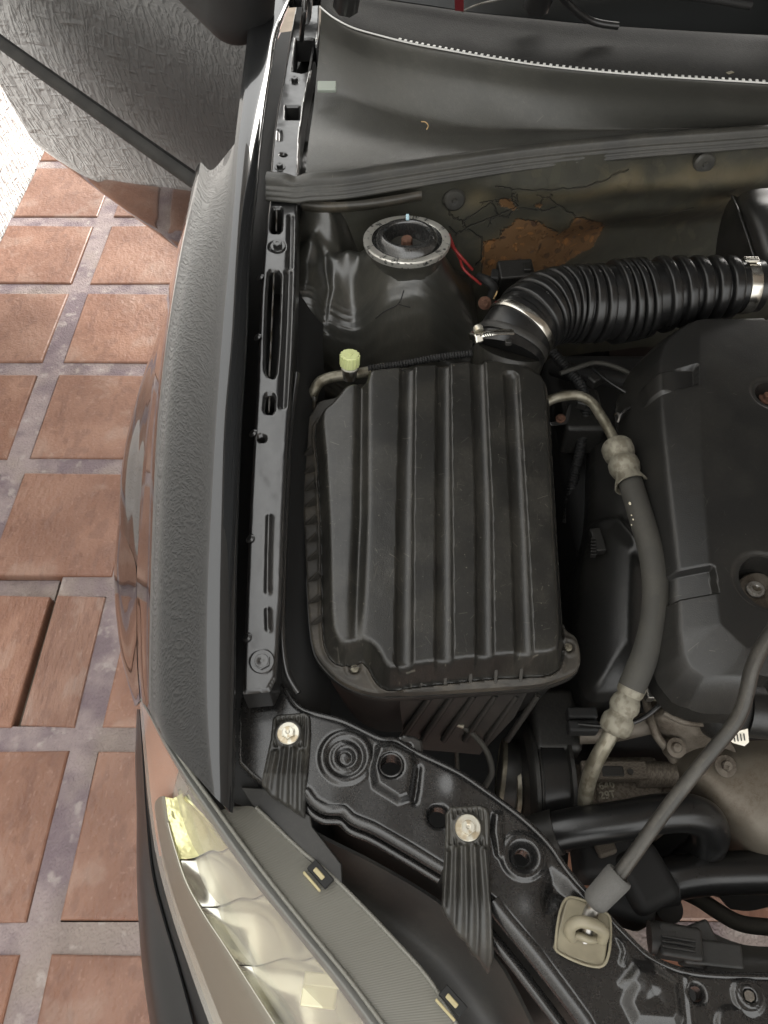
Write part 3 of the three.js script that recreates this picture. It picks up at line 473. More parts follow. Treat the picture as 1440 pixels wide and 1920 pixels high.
// ---------------------------------------------------------------- scuttle: seal, panel, trim, windscreen
{
  const row = (l, h) => l.map(([x, y]) => P(x, y, h));
  const body = [row([[570, 345], [640, 345], [760, 332], [880, 312], [1000, 296], [1200, 276], [1460, 256]], 0.93), row([[572, 330], [640, 328], [740, 312], [860, 292], [1000, 275], [1200, 256], [1460, 238]], 0.938),
    row([[580, 255], [645, 258], [725, 262], [800, 258], [900, 256], [1000, 254], [1200, 247], [1460, 238]], 0.932), row([[588, 200], [640, 200], [705, 214], [790, 236], [880, 243], [1000, 245], [1200, 243], [1460, 237]], 0.927),
    row([[592, 158], [640, 168], [700, 190], [790, 217], [880, 231], [1000, 236], [1200, 238], [1460, 236]], 0.93),
    row([[600, 70], [652, 96], [730, 125], [820, 146], [900, 158], [1000, 170], [1200, 185], [1460, 196]], 0.968), row([[602, 20], [660, 57], [750, 80], [850, 100], [930, 113], [1000, 124], [1200, 143], [1460, 162]], 1.0),
    row([[602, 12], [662, 49], [752, 73], [852, 93], [932, 106], [1002, 117], [1202, 136], [1460, 155]], 1.0)];
  const panel = part('scuttle_panel', loft(body, { nu: 120, k: 6, thick: 0.003 }), M.cowlPlastic);
  const edge = [[600, 13], [625, 33], [662, 52], [710, 66], [770, 81], [850, 96], [930, 110], [1010, 122], [1110, 133], [1220, 142], [1330, 149], [1460, 157]];
  const bright = std({ color: rgb(0.62, 0.62, 0.6), roughness: 0.35 });
  part('trim_edge', tube(row(edge, 1.004), 0.0011, { seg: 120, rad: 8 }), bright, panel, 'pale edge line along the scuttle trim');
  const cv = new THREE.CatmullRomCurve3(row(edge, 1.0045), false, 'centripetal'), teeth = [];
  const n = 58, t0 = 0.245; for (let i = 0; i < n; i++) { const p = cv.getPointAt(lerp(t0, 0.985, i / n)), d = cv.getTangentAt(lerp(t0, 0.985, i / n)); teeth.push(box(p.add(V(0, 0.0012, -0.0018)), [0.0034, 0.0018, 0.004], { r: 0.0005, ry: -Math.atan2(d.z, d.x) })); }
  const ti = part('serrated_edge', merge(teeth), bright, panel); ti.userData.kind = 'stuff';
  const tA = row(edge.map(([x, y]) => [x + 1, y - 2]), 1.005), tB = row([[602, -8], [640, 6], [700, 17], [780, 30], [880, 46], [1000, 62], [1100, 75], [1200, 84], [1330, 91], [1460, 98]], 1.013), tC = row([[602, -22], [640, -14], [720, 4], [800, 16], [900, 30], [1000, 40], [1100, 50], [1200, 57], [1330, 65], [1460, 72]], 1.018), tD = row([[602, -27], [640, -19], [720, -1], [800, 11], [900, 25], [1000, 35], [1100, 45], [1200, 52], [1330, 60], [1460, 67]], 1.015);
  part('scuttle_trim', loft([tA.map((p) => p.clone().add(V(0, -0.003, 0))), tA, tB, tC, tD], { nu: 100, k: 5, thick: 0.003 }), M.trimPlastic, panel);
  part('panel_clip', box(P(613, 163, 0.946), [0.026, 0.006, 0.016], { r: 0.0015, rx: 0.35 }), std({ color: rgb(0.30, 0.33, 0.29), roughness: 0.4 }), panel, 'pale clip at the end of the scuttle panel');
  // crumb of dry leaf and a fleck of paint on the panel
  part('dry_leaf', tube(pts([[790, 228, 0.934], [798, 229, 0.936], [803, 236, 0.935], [800, 243, 0.933]]), 0.0007, { seg: 10, rad: 5 }), M.paleWire, panel);
  part('paint_chip', box(P(1369, 136, 1.011), [0.009, 0.001, 0.005], { r: 0.0004, ry: 0.5 }), M.clipPlastic, panel);
  // rubber strip under the bonnet edge, round bulb and three lips
  const path = crPoints(row([[500, 338], [530, 340], [553, 341], [566, 340], [640, 336], [740, 321], [860, 303], [980, 286], [1100, 273], [1220, 262], [1340, 254], [1470, 244]], 0.945), 140);
  const prof = [[-0.009, -0.012], [-0.0095, 0.0], [-0.006, 0.0068], [0.0, 0.0085], [0.006, 0.006], [0.0085, 0.0], [0.0095, -0.0035], [0.0108, -0.004], [0.0122, -0.006], [0.0128, -0.0085], [0.0138, -0.009], [0.0152, -0.0112], [0.0156, -0.014], [0.0165, -0.0145], [0.0172, -0.018], [0.0, -0.02]];
  const pc = crPoints(prof.map(([a, b]) => V(a, b, 0)), 60), lines = pc.map((q) => path.map((p, i) => { const d = path[Math.min(139, i + 1)].clone().sub(path[Math.max(0, i - 1)]).normalize(), nrm = V(-d.z, 0, d.x); const kink = Math.exp(-Math.pow((i / 139 * 970 - 52) / 14, 2)) * 0.004 * (q.x < 0.008 ? 1 : 0.3); return p.clone().addScaledVector(nrm, (q.x - 0.002) * lerp(1, 0.78, i / 139)).add(V(0, q.y * lerp(1, 0.85, i / 139) - kink, 0)); }));
  part('rubber_seal', loft(lines, { nu: 140, k: 1, thick: 0.001, straight: true }), M.seal);
  // ledge under the seal at the wing end
  part('ledge', loft([row([[562, 374], [600, 379], [660, 378], [720, 370], [790, 358]], 0.917), row([[566, 386], [600, 390], [660, 388], [720, 381], [790, 368]], 0.912), row([[566, 392], [600, 396], [660, 394], [720, 386], [790, 373]], 0.9)], { nu: 30, k: 3, thick: 0.002 }), M.apron);
  // windscreen, wiper
  const g0 = row([[560, -50], [640, -24], [720, -3], [800, 9], [900, 24], [1000, 34], [1100, 44], [1200, 51], [1330, 59], [1480, 66]], 1.012);
  const glass = part('windscreen', loft([g0, g0.map((p) => p.clone().add(V(0, 0.09, -0.15))), g0.map((p) => p.clone().add(V(0.02, 0.2, -0.34)))], { nu: 30, k: 3, thick: 0.005 }), new THREE.MeshPhysicalMaterial({ color: rgb(0.01, 0.011, 0.011), roughness: 0.3, specularIntensity: 0.5, bumpMap: scaled(grain, 1), bumpScale: 0.0002 }));
  const w = part('wiper_arm', tube(pts([[1035, -25, 1.085], [1062, 4, 1.06], [1085, 24, 1.045], [1104, 37, 1.035], [1125, 44, 1.03], [1160, 49, 1.028]]), 0.0045, { seg: 30, rad: 10 }), M.blackGloss);
  part('wiper_blade', tube(pts([[1270, -10, 1.07], [1330, -3, 1.062], [1385, 6, 1.055], [1407, 10, 1.052]]), 0.0055, { seg: 20, rad: 8 }), M.black, w);
  part('screen_moulding', tube(pts([[866, 22, 1.03], [885, 13, 1.034], [910, 5, 1.04], [945, -2, 1.045], [975, -8, 1.05]]), 0.0016, { seg: 20, rad: 6 }), M.clampSteel, glass);
  part('red_tag', plate([P(852, -10, 1.06), P(869, -8, 1.06), P(869, 22, 1.035), P(853, 20, 1.035)], 0.0015, 0.0003, V(0, 1, 1)), std({ color: rgb(0.13, 0.012, 0.016), roughness: 0.5 }), glass, 'dark red strip at the foot of the windscreen');
}
// ---------------------------------------------------------------- firewall with its cracked coating
{
  const A = P(760, 330, 0.925), B = P(1440, 262, 0.935), xd = B.clone().sub(A).setY(0).normalize(), n = V(-xd.z, 0, xd.x).add(V(0, 0.12, 0)).normalize(), yd = n.clone().cross(xd), org = A.clone();
  const W = 0.62, Hh = 0.42, map = (px, py) => { const p = PP(px, py, org, n).sub(org); return [p.dot(xd), p.dot(yd)]; }; // metres along and up the wall
  const TW = 2048, TH = 1024, ux = (a) => (a + 0.1) / 0.8 * TW, uy = (b) => (0.06 - b) / 0.4 * TH;
  const crop = (l) => l.map(([x, y]) => { const [a, b] = map(760 + x * 0.3056, 270 + y * 0.3056); return [ux(a), uy(b)]; });
  const jag = (c, l, amp, close) => { c.beginPath(); const L = close ? [...l, l[0]] : l; c.moveTo(...L[0]); for (let i = 0; i < L.length - 1; i++) for (let k = 1; k <= 9; k++) c.lineTo(lerp(L[i][0], L[i + 1][0], k / 9) + (k < 9 ? (rnd() - 0.5) * amp : 0), lerp(L[i][1], L[i + 1][1], k / 9) + (k < 9 ? (rnd() - 0.5) * amp : 0)); };
  const brown = [[[470, 590], [580, 570], [590, 520], [650, 490], [670, 450], [780, 455], [820, 465], [860, 500], [930, 535], [940, 560], [1000, 500], [1010, 440], [1050, 430], [1150, 470], [1200, 500], [1270, 570], [1250, 620], [1190, 690], [1000, 760], [900, 790], [780, 800], [470, 800]], [[562, 320], [600, 305], [640, 320], [650, 345], [685, 375], [660, 392], [630, 380], [575, 365]], [[780, 350], [800, 338], [824, 352], [815, 372], [788, 370]]];
  const tan = [[[860, 265], [1100, 220], [1250, 160], [1440, 110], [1440, 250], [1250, 275], [1050, 315], [870, 320]], [[640, 265], [860, 262], [860, 310], [800, 330], [660, 320]], [[260, 390], [420, 400], [560, 310], [470, 250], [400, 260], [330, 420], [270, 430]], [[1350, 250], [1700, 120], [2200, 90], [2200, 170], [1700, 240]], [[1750, 330], [2200, 280], [2200, 340], [1800, 380]]];
  const cracks = [[[635, 260], [640, 320], [680, 360], [560, 430], [620, 440], [650, 400]], [[780, 270], [860, 300], [930, 350], [1030, 420]], [[865, 262], [862, 300]], [[260, 380], [270, 430], [350, 465], [365, 520], [310, 550], [265, 500]], [[365, 520], [400, 490], [540, 440], [560, 425], [520, 330], [450, 345]], [[350, 465], [420, 420], [540, 320], [575, 365]], [[380, 520], [470, 575], [465, 700], [430, 740]], [[505, 500], [530, 440]], [[690, 375], [850, 390], [930, 350]], [[530, 220], [650, 235], [850, 235], [1100, 195], [1350, 130]], [[820, 290], [810, 350]], [[1270, 570], [1330, 540], [1560, 470], [1760, 380]], [[930, 535], [870, 500]], [[660, 270], [675, 330]]];
  const draw = (kind) => (c, w, h) => {
    const base = kind === 'c' ? '#2d2c23' : '#8c8c8c'; c.fillStyle = base; c.fillRect(0, 0, w, h);
    const blot = (fill, l, amp, blur) => { c.filter = blur ? `blur(${blur}px)` : 'none'; jag(c, crop(l), amp, true); c.fillStyle = fill; c.fill(); c.filter = 'none'; };
    if (kind === 'c') {
      for (const l of tan) blot('rgba(104,92,66,0.6)', l, 16, 16);
      for (let i = 0; i < 1600; i++) { c.fillStyle = `rgba(${rnd() < 0.55 ? '24,22,18' : '104,94,70'},${0.14 * rnd()})`; c.beginPath(); c.ellipse(rnd() * w, rnd() * h, 4 + 40 * rnd(), 3 + 16 * rnd(), rnd() * 3, 0, 7); c.fill(); }
      blot('rgba(92,74,48,0.55)', brown[0], 60, 18);
      for (const l of brown) { blot('#5c4226', l, 12, 0); }
      c.save(); jag(c, crop(brown[0]), 12, true); c.clip();
      for (let i = 0; i < 2600; i++) { const q = rnd(); c.fillStyle = q < 0.4 ? `rgba(36,22,12,${0.7 * rnd()})` : q < 0.8 ? `rgba(150,98,46,${0.55 * rnd()})` : `rgba(64,56,58,${0.5 * rnd()})`; c.beginPath(); c.ellipse(rnd() * w, rnd() * h, 3 + 22 * rnd() * rnd(), 3 + 12 * rnd(), rnd() * 3, 0, 7); c.fill(); }
      c.restore();
    } else {
      for (let i = 0; i < 2500; i++) { const g = 110 + 60 * rnd(); c.fillStyle = `rgba(${g},${g},${g},0.12)`; c.beginPath(); c.ellipse(rnd() * w, rnd() * h, 6 + 40 * rnd(), 4 + 24 * rnd(), rnd() * 3, 0, 7); c.fill(); }
      for (const l of brown) { blot('#4c4c4c', l, 12, 1); }
      c.save(); jag(c, crop(brown[0]), 12, true); c.clip(); for (let i = 0; i < 5000; i++) { const g = 40 + 110 * rnd(); c.fillStyle = `rgba(${g},${g},${g},0.4)`; c.beginPath(); c.ellipse(rnd() * w, rnd() * h, 2 + 9 * rnd(), 2 + 6 * rnd(), rnd() * 3, 0, 7); c.fill(); } c.restore();
    }
    for (const l of cracks) { jag(c, crop(l), 8, false); c.strokeStyle = kind === 'c' ? 'rgba(16,14,12,0.42)' : 'rgba(0,0,0,0.9)'; c.lineWidth = (kind === 'c' ? 1.2 : 3) + 1.4 * rnd(); c.stroke(); }
  };
  const fm = std({ map: canvasTex(TW, TH, draw('c')), bumpMap: canvasTex(TW, TH, draw('b'), false), bumpScale: 0.008, roughness: 0.78 });
  for (const t of [fm.map, fm.bumpMap]) t.wrapS = t.wrapT = THREE.ClampToEdgeWrapping;
  const nu = 150, nv = 90, pos = [], uv = [], idx = [], btn = [[850, 371], [1317, 303]].map(([x, y]) => map(x, y));
  for (let i = 0; i <= nu; i++) for (let j = 0; j <= nv; j++) {
    const a = -0.09 + i / nu * 0.7, b = (a > 0.06 ? 0.012 : -0.004) - j / nv * 0.34; let d = 0.02 * N3(a * 9, b * 9) + 0.02 * N3(a * 3.5 + 4, b * 5) + 0.004 * N3(a * 34, b * 30);
    d += 0.02 * Math.exp(-Math.pow((b + 0.02 + 0.06 * (a - 0.2)) / 0.022, 2)) * sstep(0.0, 0.25, a) - 0.035 * sstep(-0.07, -0.12, b) * sstep(0.15, 0.3, a);
    for (const q of btn) d -= 0.006 * Math.exp(-Math.pow(Math.hypot(a - q[0], b - q[1]) / 0.02, 2));
    const p = org.clone().addScaledVector(xd, a).addScaledVector(yd, b).addScaledVector(n, d); pos.push(p.x, p.y, p.z); uv.push((a + 0.1) / 0.8, 1 - (0.06 - b) / 0.4);
  }
  for (let i = 0; i < nu; i++) for (let j = 0; j < nv; j++) { const q = i * (nv + 1) + j; idx.push(q, q + 1, q + nv + 1, q + nv + 1, q + 1, q + nv + 2); }
  const back = geo(pos.map((v, i) => v - (i % 3 === 2 ? 0.012 : 0)), idx, uv);
  const wall = part('firewall', merge([geo(pos, idx, uv), back]), fm, car, 'firewall with cracked green-grey coating and bare brown patches');
  for (const [x, y] of [[850, 371], [1317, 303]]) { const [a, b] = map(x, y), p = org.clone().addScaledVector(xd, a).addScaledVector(yd, b).addScaledVector(n, 0.004 + 0.02 * N3(a * 9, b * 9) + 0.02 * N3(a * 3.5 + 4, b * 5) + 0.02 * Math.exp(-Math.pow((b + 0.02 + 0.06 * (a - 0.2)) / 0.022, 2)) * sstep(0.0, 0.25, a) - 0.006);
    part('push_clip', lathe([[0, 0.006], [0.003, 0.0062], [0.0036, 0.0045], [0.006, 0.005], [0.012, 0.0045], [0.0145, 0.002], [0.015, -0.004]], p, n, 28), M.seal, wall); }
}
{
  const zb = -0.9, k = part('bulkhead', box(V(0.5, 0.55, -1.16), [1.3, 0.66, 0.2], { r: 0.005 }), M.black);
}
// ---------------------------------------------------------------- strut tower and inner apron
const TOP = P(763, 449, 0.897);
{
  const base = (x, z) => 0.782 - 0.10 * (z + 0.83);
  const T = [TOP.x, TOP.z], q = (x, y, h = 0.79) => { const p = P(x, y, h); return [p.x, p.z]; };
  const lumps = [[q(605, 470, 0.83), 0.022, 0.05], [q(650, 455, 0.84), 0.02, 0.055], [q(625, 500, 0.82), 0.016, 0.035], [q(600, 560), 0.016, 0.016], [q(660, 530, 0.82), 0.022, 0.03], [q(850, 600), 0.018, 0.012]];
  const groove = [q(612, 560), q(618, 600), q(607, 640)], shelf = [q(560, 640), q(700, 640), q(880, 625)];
  const h = (x, z) => {
    const r = Math.hypot(x - T[0], (z - T[1])), t = clamp((r - 0.044) / 0.075); let y = r < 0.13 ? 0.10 * Math.pow(1 - t, 1.55) * (1 - sstep(0.105, 0.13, r)) + 0.0 : 0;
    for (const [c, s, a] of lumps) y += a * Math.exp(-Math.pow(Math.hypot(x - c[0], z - c[1]) / s, 2)) * (1 - 0.5 * sstep(0.08, 0.05, r));
    y -= 0.012 * Math.exp(-Math.pow(polyline(groove, x, z)[0] / 0.006, 2));
    const fr = z - (shelf[0][1] + (x - shelf[0][0]) * (shelf[2][1] - shelf[0][1]) / (shelf[2][0] - shelf[0][0])); y -= 0.05 * sstep(-0.004, 0.03, fr) + 0.25 * sstep(0.05, 0.12, fr);
    y += 0.085 * sstep(T[0] - 0.055, T[0] - 0.125, x) * (1 - 0.5 * sstep(-0.02, 0.05, fr));
    y += 0.012 * N3(x * 14, z * 14) + 0.003 * N3(x * 60 + 3, z * 34) + 0.0022 * sstep(-0.03, 0.01, fr) * Math.sin(fr * 900 + 6 * N3(x * 20, z * 20)) * sstep(0.06, 0.02, fr);
    y -= 0.25 * sstep(T[0] + 0.085, T[0] + 0.15, x); // falls away beside the engine
    return y;
  };
  const apron = part('inner_apron', sheet({ base, outline: [q(548, 378, 0.8), q(700, 360, 0.8), q(960, 360, 0.8), q(985, 560, 0.75), q(930, 740, 0.75), q(540, 745, 0.75)].map((a) => a), h, cell: 0.002, skirt: 0.02 }), M.tower);
  const sq = 0.03;
  // turret neck and mount plate
  part('strut_neck', lathe([[0.048, -0.004], [0.0485, -0.010], [0.0445, -0.018], [0.044, -0.028], [0.0475, -0.048], [0.048, -0.06]], TOP, V(0, 1, -0.06), 64), M.tower, apron);
  const mount = part('strut_mount', lathe([[0.052, -0.007], [0.0528, -0.003], [0.0528, 0.0], [0.052, 0.001], [0.0435, 0.001], [0.042, -0.0015], [0.040, -0.0018], [0.0385, 0.0005], [0.036, 0.0055], [0.033, 0.0088], [0.030, 0.0098], [0.0278, 0.009], [0.0266, 0.006], [0.0262, -0.006], [0.025, -0.028], [0.012, -0.031], [0, -0.031]], TOP, V(0, 1, -0.06), 80, 0.9), new THREE.MeshPhysicalMaterial({ color: rgb(0.02, 0.02, 0.0195), roughness: 0.3, roughnessMap: scaled(roughMap, 8), clearcoat: 0.9, clearcoatRoughness: 0.12 }), car, 'round black strut mount with a worn bright rim');
  const wornRim = std({ map: tex(256, (u, v) => { const f = fbm(u * 40, v * 12, 40, 4); return mixc([0.6, 0.585, 0.54], [0.08, 0.08, 0.075], sstep(0.58, 0.74, f)).map(toS); }, true, 6, 20), roughness: 0.35, metalness: 0.7 });
  { const g = new THREE.LatheGeometry([[0.0522, -0.0065], [0.0534, -0.003], [0.0534, 0.0003], [0.0522, 0.0018], [0.0442, 0.0018], [0.043, 0.001]].map(([r, y]) => new THREE.Vector2(r, y)), 90), uv = g.attributes.uv; for (let i = 0; i < uv.count; i++) uv.setXY(i, uv.getX(i) * 0.34, uv.getY(i) * 0.02); part('worn_rim', along(toCreasedNormals(g, 0.6), TOP, V(0, 1, -0.06)), wornRim, mount); }
  part('strut_nut', merge([lathe([[0.011, -0.033], [0.011, -0.011], [0.0072, -0.010], [0.0070, 0.003], [0.006, 0.0045], [0, 0.0045]], TOP.clone().add(V(0, -0.002, 0)), V(0, 1, 0), 8, 0.2)]), M.rust, mount, 'rusty rod end in the strut mount');
  part('paint_mark', box(TOP.clone().add(V(0.001, 0.0095, -0.0315)), [0.0042, 0.004, 0.008], { r: 0.0012, rx: 0.5 }), M.bluePaint, mount);
  for (const l of [[[762, 510], [757, 545], [746, 570], [722, 583], [704, 597]], [[746, 570], [769, 576]]]) part('sealer_crack', tube(l.map(([x, y]) => { const p = PB(x, y, (a, b) => base(a, b) + h(a, b)); return p.add(V(0, -0.0003, 0)); }), 0.0007, { seg: 30, rad: 5 }), M.black, apron);
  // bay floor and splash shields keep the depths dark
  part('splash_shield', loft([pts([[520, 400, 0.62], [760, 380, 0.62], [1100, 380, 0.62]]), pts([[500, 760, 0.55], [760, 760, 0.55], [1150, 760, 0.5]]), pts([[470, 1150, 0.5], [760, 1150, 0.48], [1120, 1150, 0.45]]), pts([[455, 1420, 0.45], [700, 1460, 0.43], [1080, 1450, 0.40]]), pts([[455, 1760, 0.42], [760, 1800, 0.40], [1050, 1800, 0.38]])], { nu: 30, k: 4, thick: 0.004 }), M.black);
}
// wires and relay beside the tower
{
  const relay = part('relay_box', box(P(962, 528, 0.83), [0.045, 0.05, 0.03], { r: 0.003, ry: 0.1, rx: 0.2 }), M.coverPlastic);
  part('relay_lug', box(P(927, 530, 0.835), [0.012, 0.03, 0.02], { r: 0.003, ry: -0.2 }), M.black, relay); part('relay_lug', box(P(985, 520, 0.84), [0.01, 0.036, 0.016], { r: 0.002 }), M.coverPlastic, relay);
  const w = part('red_wire', tube(pts([[836, 452, 0.87], [846, 460, 0.875], [858, 474, 0.872], [872, 490, 0.862], [886, 506, 0.85]]), 0.0019, { seg: 30, rad: 8 }), M.redWire);
  part('red_wire', tube(pts([[842, 440, 0.872], [852, 465, 0.868], [862, 485, 0.862], [868, 502, 0.858], [880, 515, 0.852], [902, 533, 0.84]]), 0.0018, { seg: 30, rad: 8 }), M.redWire, w);
  const cb = part('wire_bundle', tube(pts([[898, 520, 0.84], [915, 528, 0.848], [926, 540, 0.842], [922, 556, 0.83]]), 0.006, { seg: 20, rad: 10 }), M.black); part('pale_wire', tube(pts([[934, 540, 0.84], [930, 552, 0.84], [926, 560, 0.832]]), 0.0011, { seg: 12, rad: 6 }), M.paleWire, cb);
  bolt(cb, P(909, 568, 0.826), V(-0.1, 0.5, 1), 0.0085, M.rust, { hex: 0.55 });
  const cond = part('conduit', tube(pts([[690, 692, 0.842], [760, 682, 0.846], [820, 671, 0.848], [885, 663, 0.85]]), (t, s) => 0.0042 + 0.0006 * Math.sin(s * 2 * Math.PI / 0.0032), { seg: 220, rad: 10 }), M.black);
}

// ---------------------------------------------------------------- air filter box
const flangeY = (x, z) => 0.80 + (-z - 0.27) * 0.0875, lidY = (x, z) => flangeY(x, z) + 0.034;
{
  const Tl = [[603, 760], [617, 748], [632, 733], [647, 716], [662, 711], [686, 709], [692, 694], [704, 690], [785, 683], [910, 673], [958, 676], [1010, 696], [1020, 708], [1030, 800], [1042, 1000], [1050, 1130], [1052, 1195], [1046, 1216], [1030, 1223], [1000, 1225], [937, 1228], [849, 1237], [775, 1245], [740, 1251], [727, 1250], [716, 1238], [706, 1219], [692, 1204], [675, 1198], [657, 1203], [640, 1204], [629, 1196], [621, 1179], [617, 1150], [612, 960], [606, 850]];
  const Fl = [[598, 752], [585, 772], [566, 795], [564, 830], [566, 900], [569, 960], [576, 1100], [581, 1173], [587, 1210], [596, 1231], [623, 1262], [648, 1280], [682, 1294], [711, 1299], [740, 1299], [820, 1295], [945, 1287], [1000, 1283], [1030, 1277], [1080, 1256], [1088, 1244], [1087, 1217], [1079, 1192], [1058, 1177], [1050, 1100], [1040, 960], [1032, 800], [1022, 716], [1012, 706], [960, 684], [910, 680], [785, 690], [700, 698], [690, 704], [686, 718], [660, 720], [648, 726], [632, 743]];
  const T = roundPoly(flat(Tl, lidY), 200), Fp = roundPoly(flat(Fl, flangeY), 240);
  // the outline of the flange must hold the lid: both are measured at their own heights
  const G = [[[765, 660], [760, 960], [757, 1238]], [[831, 655], [832, 960], [833, 1240]], [[895, 650], [907, 960], [909, 1234]], [[958, 706], [965, 830], [974, 1000], [983, 1222]]].map((l) => flat(l, lidY));
  const left = flat([[680, 660], [677, 960], [671, 1100], [667, 1215]], lidY);
  const screws = [[665, 1253], [1065, 1213]].map(([x, y]) => { const p = PB(x, y, flangeY); return [p.x, p.z]; });
  const hTop = (x, z) => {
    let y = 0;
    for (const g of G) { const [d, t] = polyline(g, x, z), w = 0.0083; if (d < w) y -= 0.0052 * Math.sqrt(Math.max(0, 1 - d * d / (w * w))); }
    const [d, t] = polyline(left, x, z), gx = x - left[0][0], side = sstep(0.004, -0.004, x - lerp(left[0][0], left[3][0], t));
    const f = 1 - 0.8 * sstep(0.6, 1, t); y -= 0.0075 * f * Math.exp(-Math.pow(d / 0.0048, 2));
    y -= side * (0.004 * f + 0.07 * Math.max(0, -(x - left[1][0]) - 0.004)); // left field falls gently outwards
    return y + 0.0009 * N3(x * 9, z * 9);
  };
  const base = flangeY;
  const h = (x, z) => {
    const d = sd(T, x, z); let y = 0.0007 * N3(x * 30, z * 30);
    const rr = 0.0055, w = 0.007;
    if (d < -rr) y += 0.034 + hTop(x, z);
    else if (d < 0) { const e = (d + rr); y += 0.034 + hTop(x, z) - (rr - Math.sqrt(Math.max(0, rr * rr - e * e))); }
    else { const t = clamp(d / w); y += (0.034 - rr + hTop(x, z) * (1 - t)) * (1 - t) * (1 - 0.0 * t) + 0.0032 * Math.exp(-Math.pow((d - w - 0.002) / 0.0018, 2)); }
    for (const s of screws) y += 0.0016 * sstep(0.0105, 0.0085, Math.hypot(x - s[0], z - s[1])) - 0.003 * sstep(0.0062, 0.0048, Math.hypot(x - s[0], z - s[1]));
    return y;
  };
  const off = T.map((p, i) => { const a = T[(i + T.length - 2) % T.length], b = T[(i + 2) % T.length], l = Math.hypot(b[0] - a[0], b[1] - a[1]) || 1; const n = [(b[1] - a[1]) / l, -(b[0] - a[0]) / l], s = sd(T, p[0] + n[0] * 0.002, p[1] + n[1] * 0.002) > 0 ? 1 : -1; return [p[0] + n[0] * s * 0.0078, p[1] + n[1] * s * 0.0078]; });
  const lid = part('air_filter_box', sheet({ base, outline: off, h, cell: 0.00125, skirt: 0.002 }), M.boxPlastic, car, 'black ribbed air filter box lid with dusty rim');
  part('lid_flange', sheet({ base, outline: Fp, holes: [off.map(([x, z]) => [lerp(x, -0.0, 0.0), z])], h, cell: 0.00125, skirt: 0.009, edge: 0.0016 }), M.flangeDust, lid);
  for (const s of screws) screw(lid, V(s[0], flangeY(0, s[1]) - 0.0015, s[1]), 0.0042, M.pipe);
  // gussets along the rim
  const fin = (x, y, ry, len, hh) => { const p = PB(x, y, flangeY), s = new THREE.Shape([new THREE.Vector2(-len / 2, 0), new THREE.Vector2(len / 2, 0), new THREE.Vector2(len / 2 - 0.001, hh)]); return part('gusset', new THREE.ExtrudeGeometry(s, { depth: 0.0022, bevelEnabled: true, bevelSize: 0.0004, bevelThickness: 0.0004, bevelSegments: 1 }).translate(0, 0, -0.0011).rotateY(ry).translate(p.x, p.y + 0.0004, p.z), M.flangeDust, lid); };
  for (const [x, y] of [[577, 853], [580, 885], [581, 917], [582, 948], [584, 980], [585, 1014], [587, 1047], [589, 1086], [590, 1128], [594, 1168]]) fin(x, y, 0.25, 0.012, 0.012);
  for (const [x, y] of [[742, 1283], [789, 1280], [834, 1278], [881, 1275], [928, 1272], [975, 1269]]) fin(x, y, Math.PI / 2, 0.0095, 0.013);
  // lower half: tapering box with diagonal ribs on its front
  const lo = (s, dy, sh = 0) => crPoints([...Fp, Fp[0]].map(([x, z]) => V(x, 0, z)), 161).map((p) => { const c = V(-0.0, 0, -0.47); return V(lerp(c.x + 0.04, p.x, s), flangeY(p.x, p.z) + dy, lerp(c.z, p.z, s)); });
  const low = part('filter_box_base', loft([lo(0.995, -0.0095), lo(0.995, -0.017), lo(0.955, -0.019), lo(0.90, -0.1), lo(0.8, -0.2)], { nu: 160, k: 2, thick: 0.002, straight: true, out: V(0, 1, 0) }), M.housing, lid);
  for (let i = 0; i < 6; i++) { const x0 = 775 + i * 40, A0 = P(745, 1300, 0.772), nn = P(992, 1290, 0.772).sub(A0).cross(P(900, 1420, 0.67).sub(A0)).normalize(), a = PP(x0 + 34, 1303, A0, nn), b = PP(x0 - 24, 1388, A0, nn); part('base_rib', tube([a, b], 0.0032, { seg: 4, rad: 10 }), M.housing, lid); }
  part('base_panel', plate([P(745, 1300, 0.772), P(992, 1290, 0.772), P(965, 1345, 0.73), P(900, 1420, 0.67), P(760, 1400, 0.68)], 0.006, 0.001, V(0, 0.5, 1)), M.housing, lid);
  // outlet neck
  part('outlet_neck', tube(pts([[944, 694, 0.795], [947, 682, 0.82], [952, 668, 0.843], [958, 648, 0.856]]), (t) => 0.041 + 0.0012 * sstep(0.7, 0.72, t), { seg: 30, rad: 40 }), M.boxPlastic, lid);
}
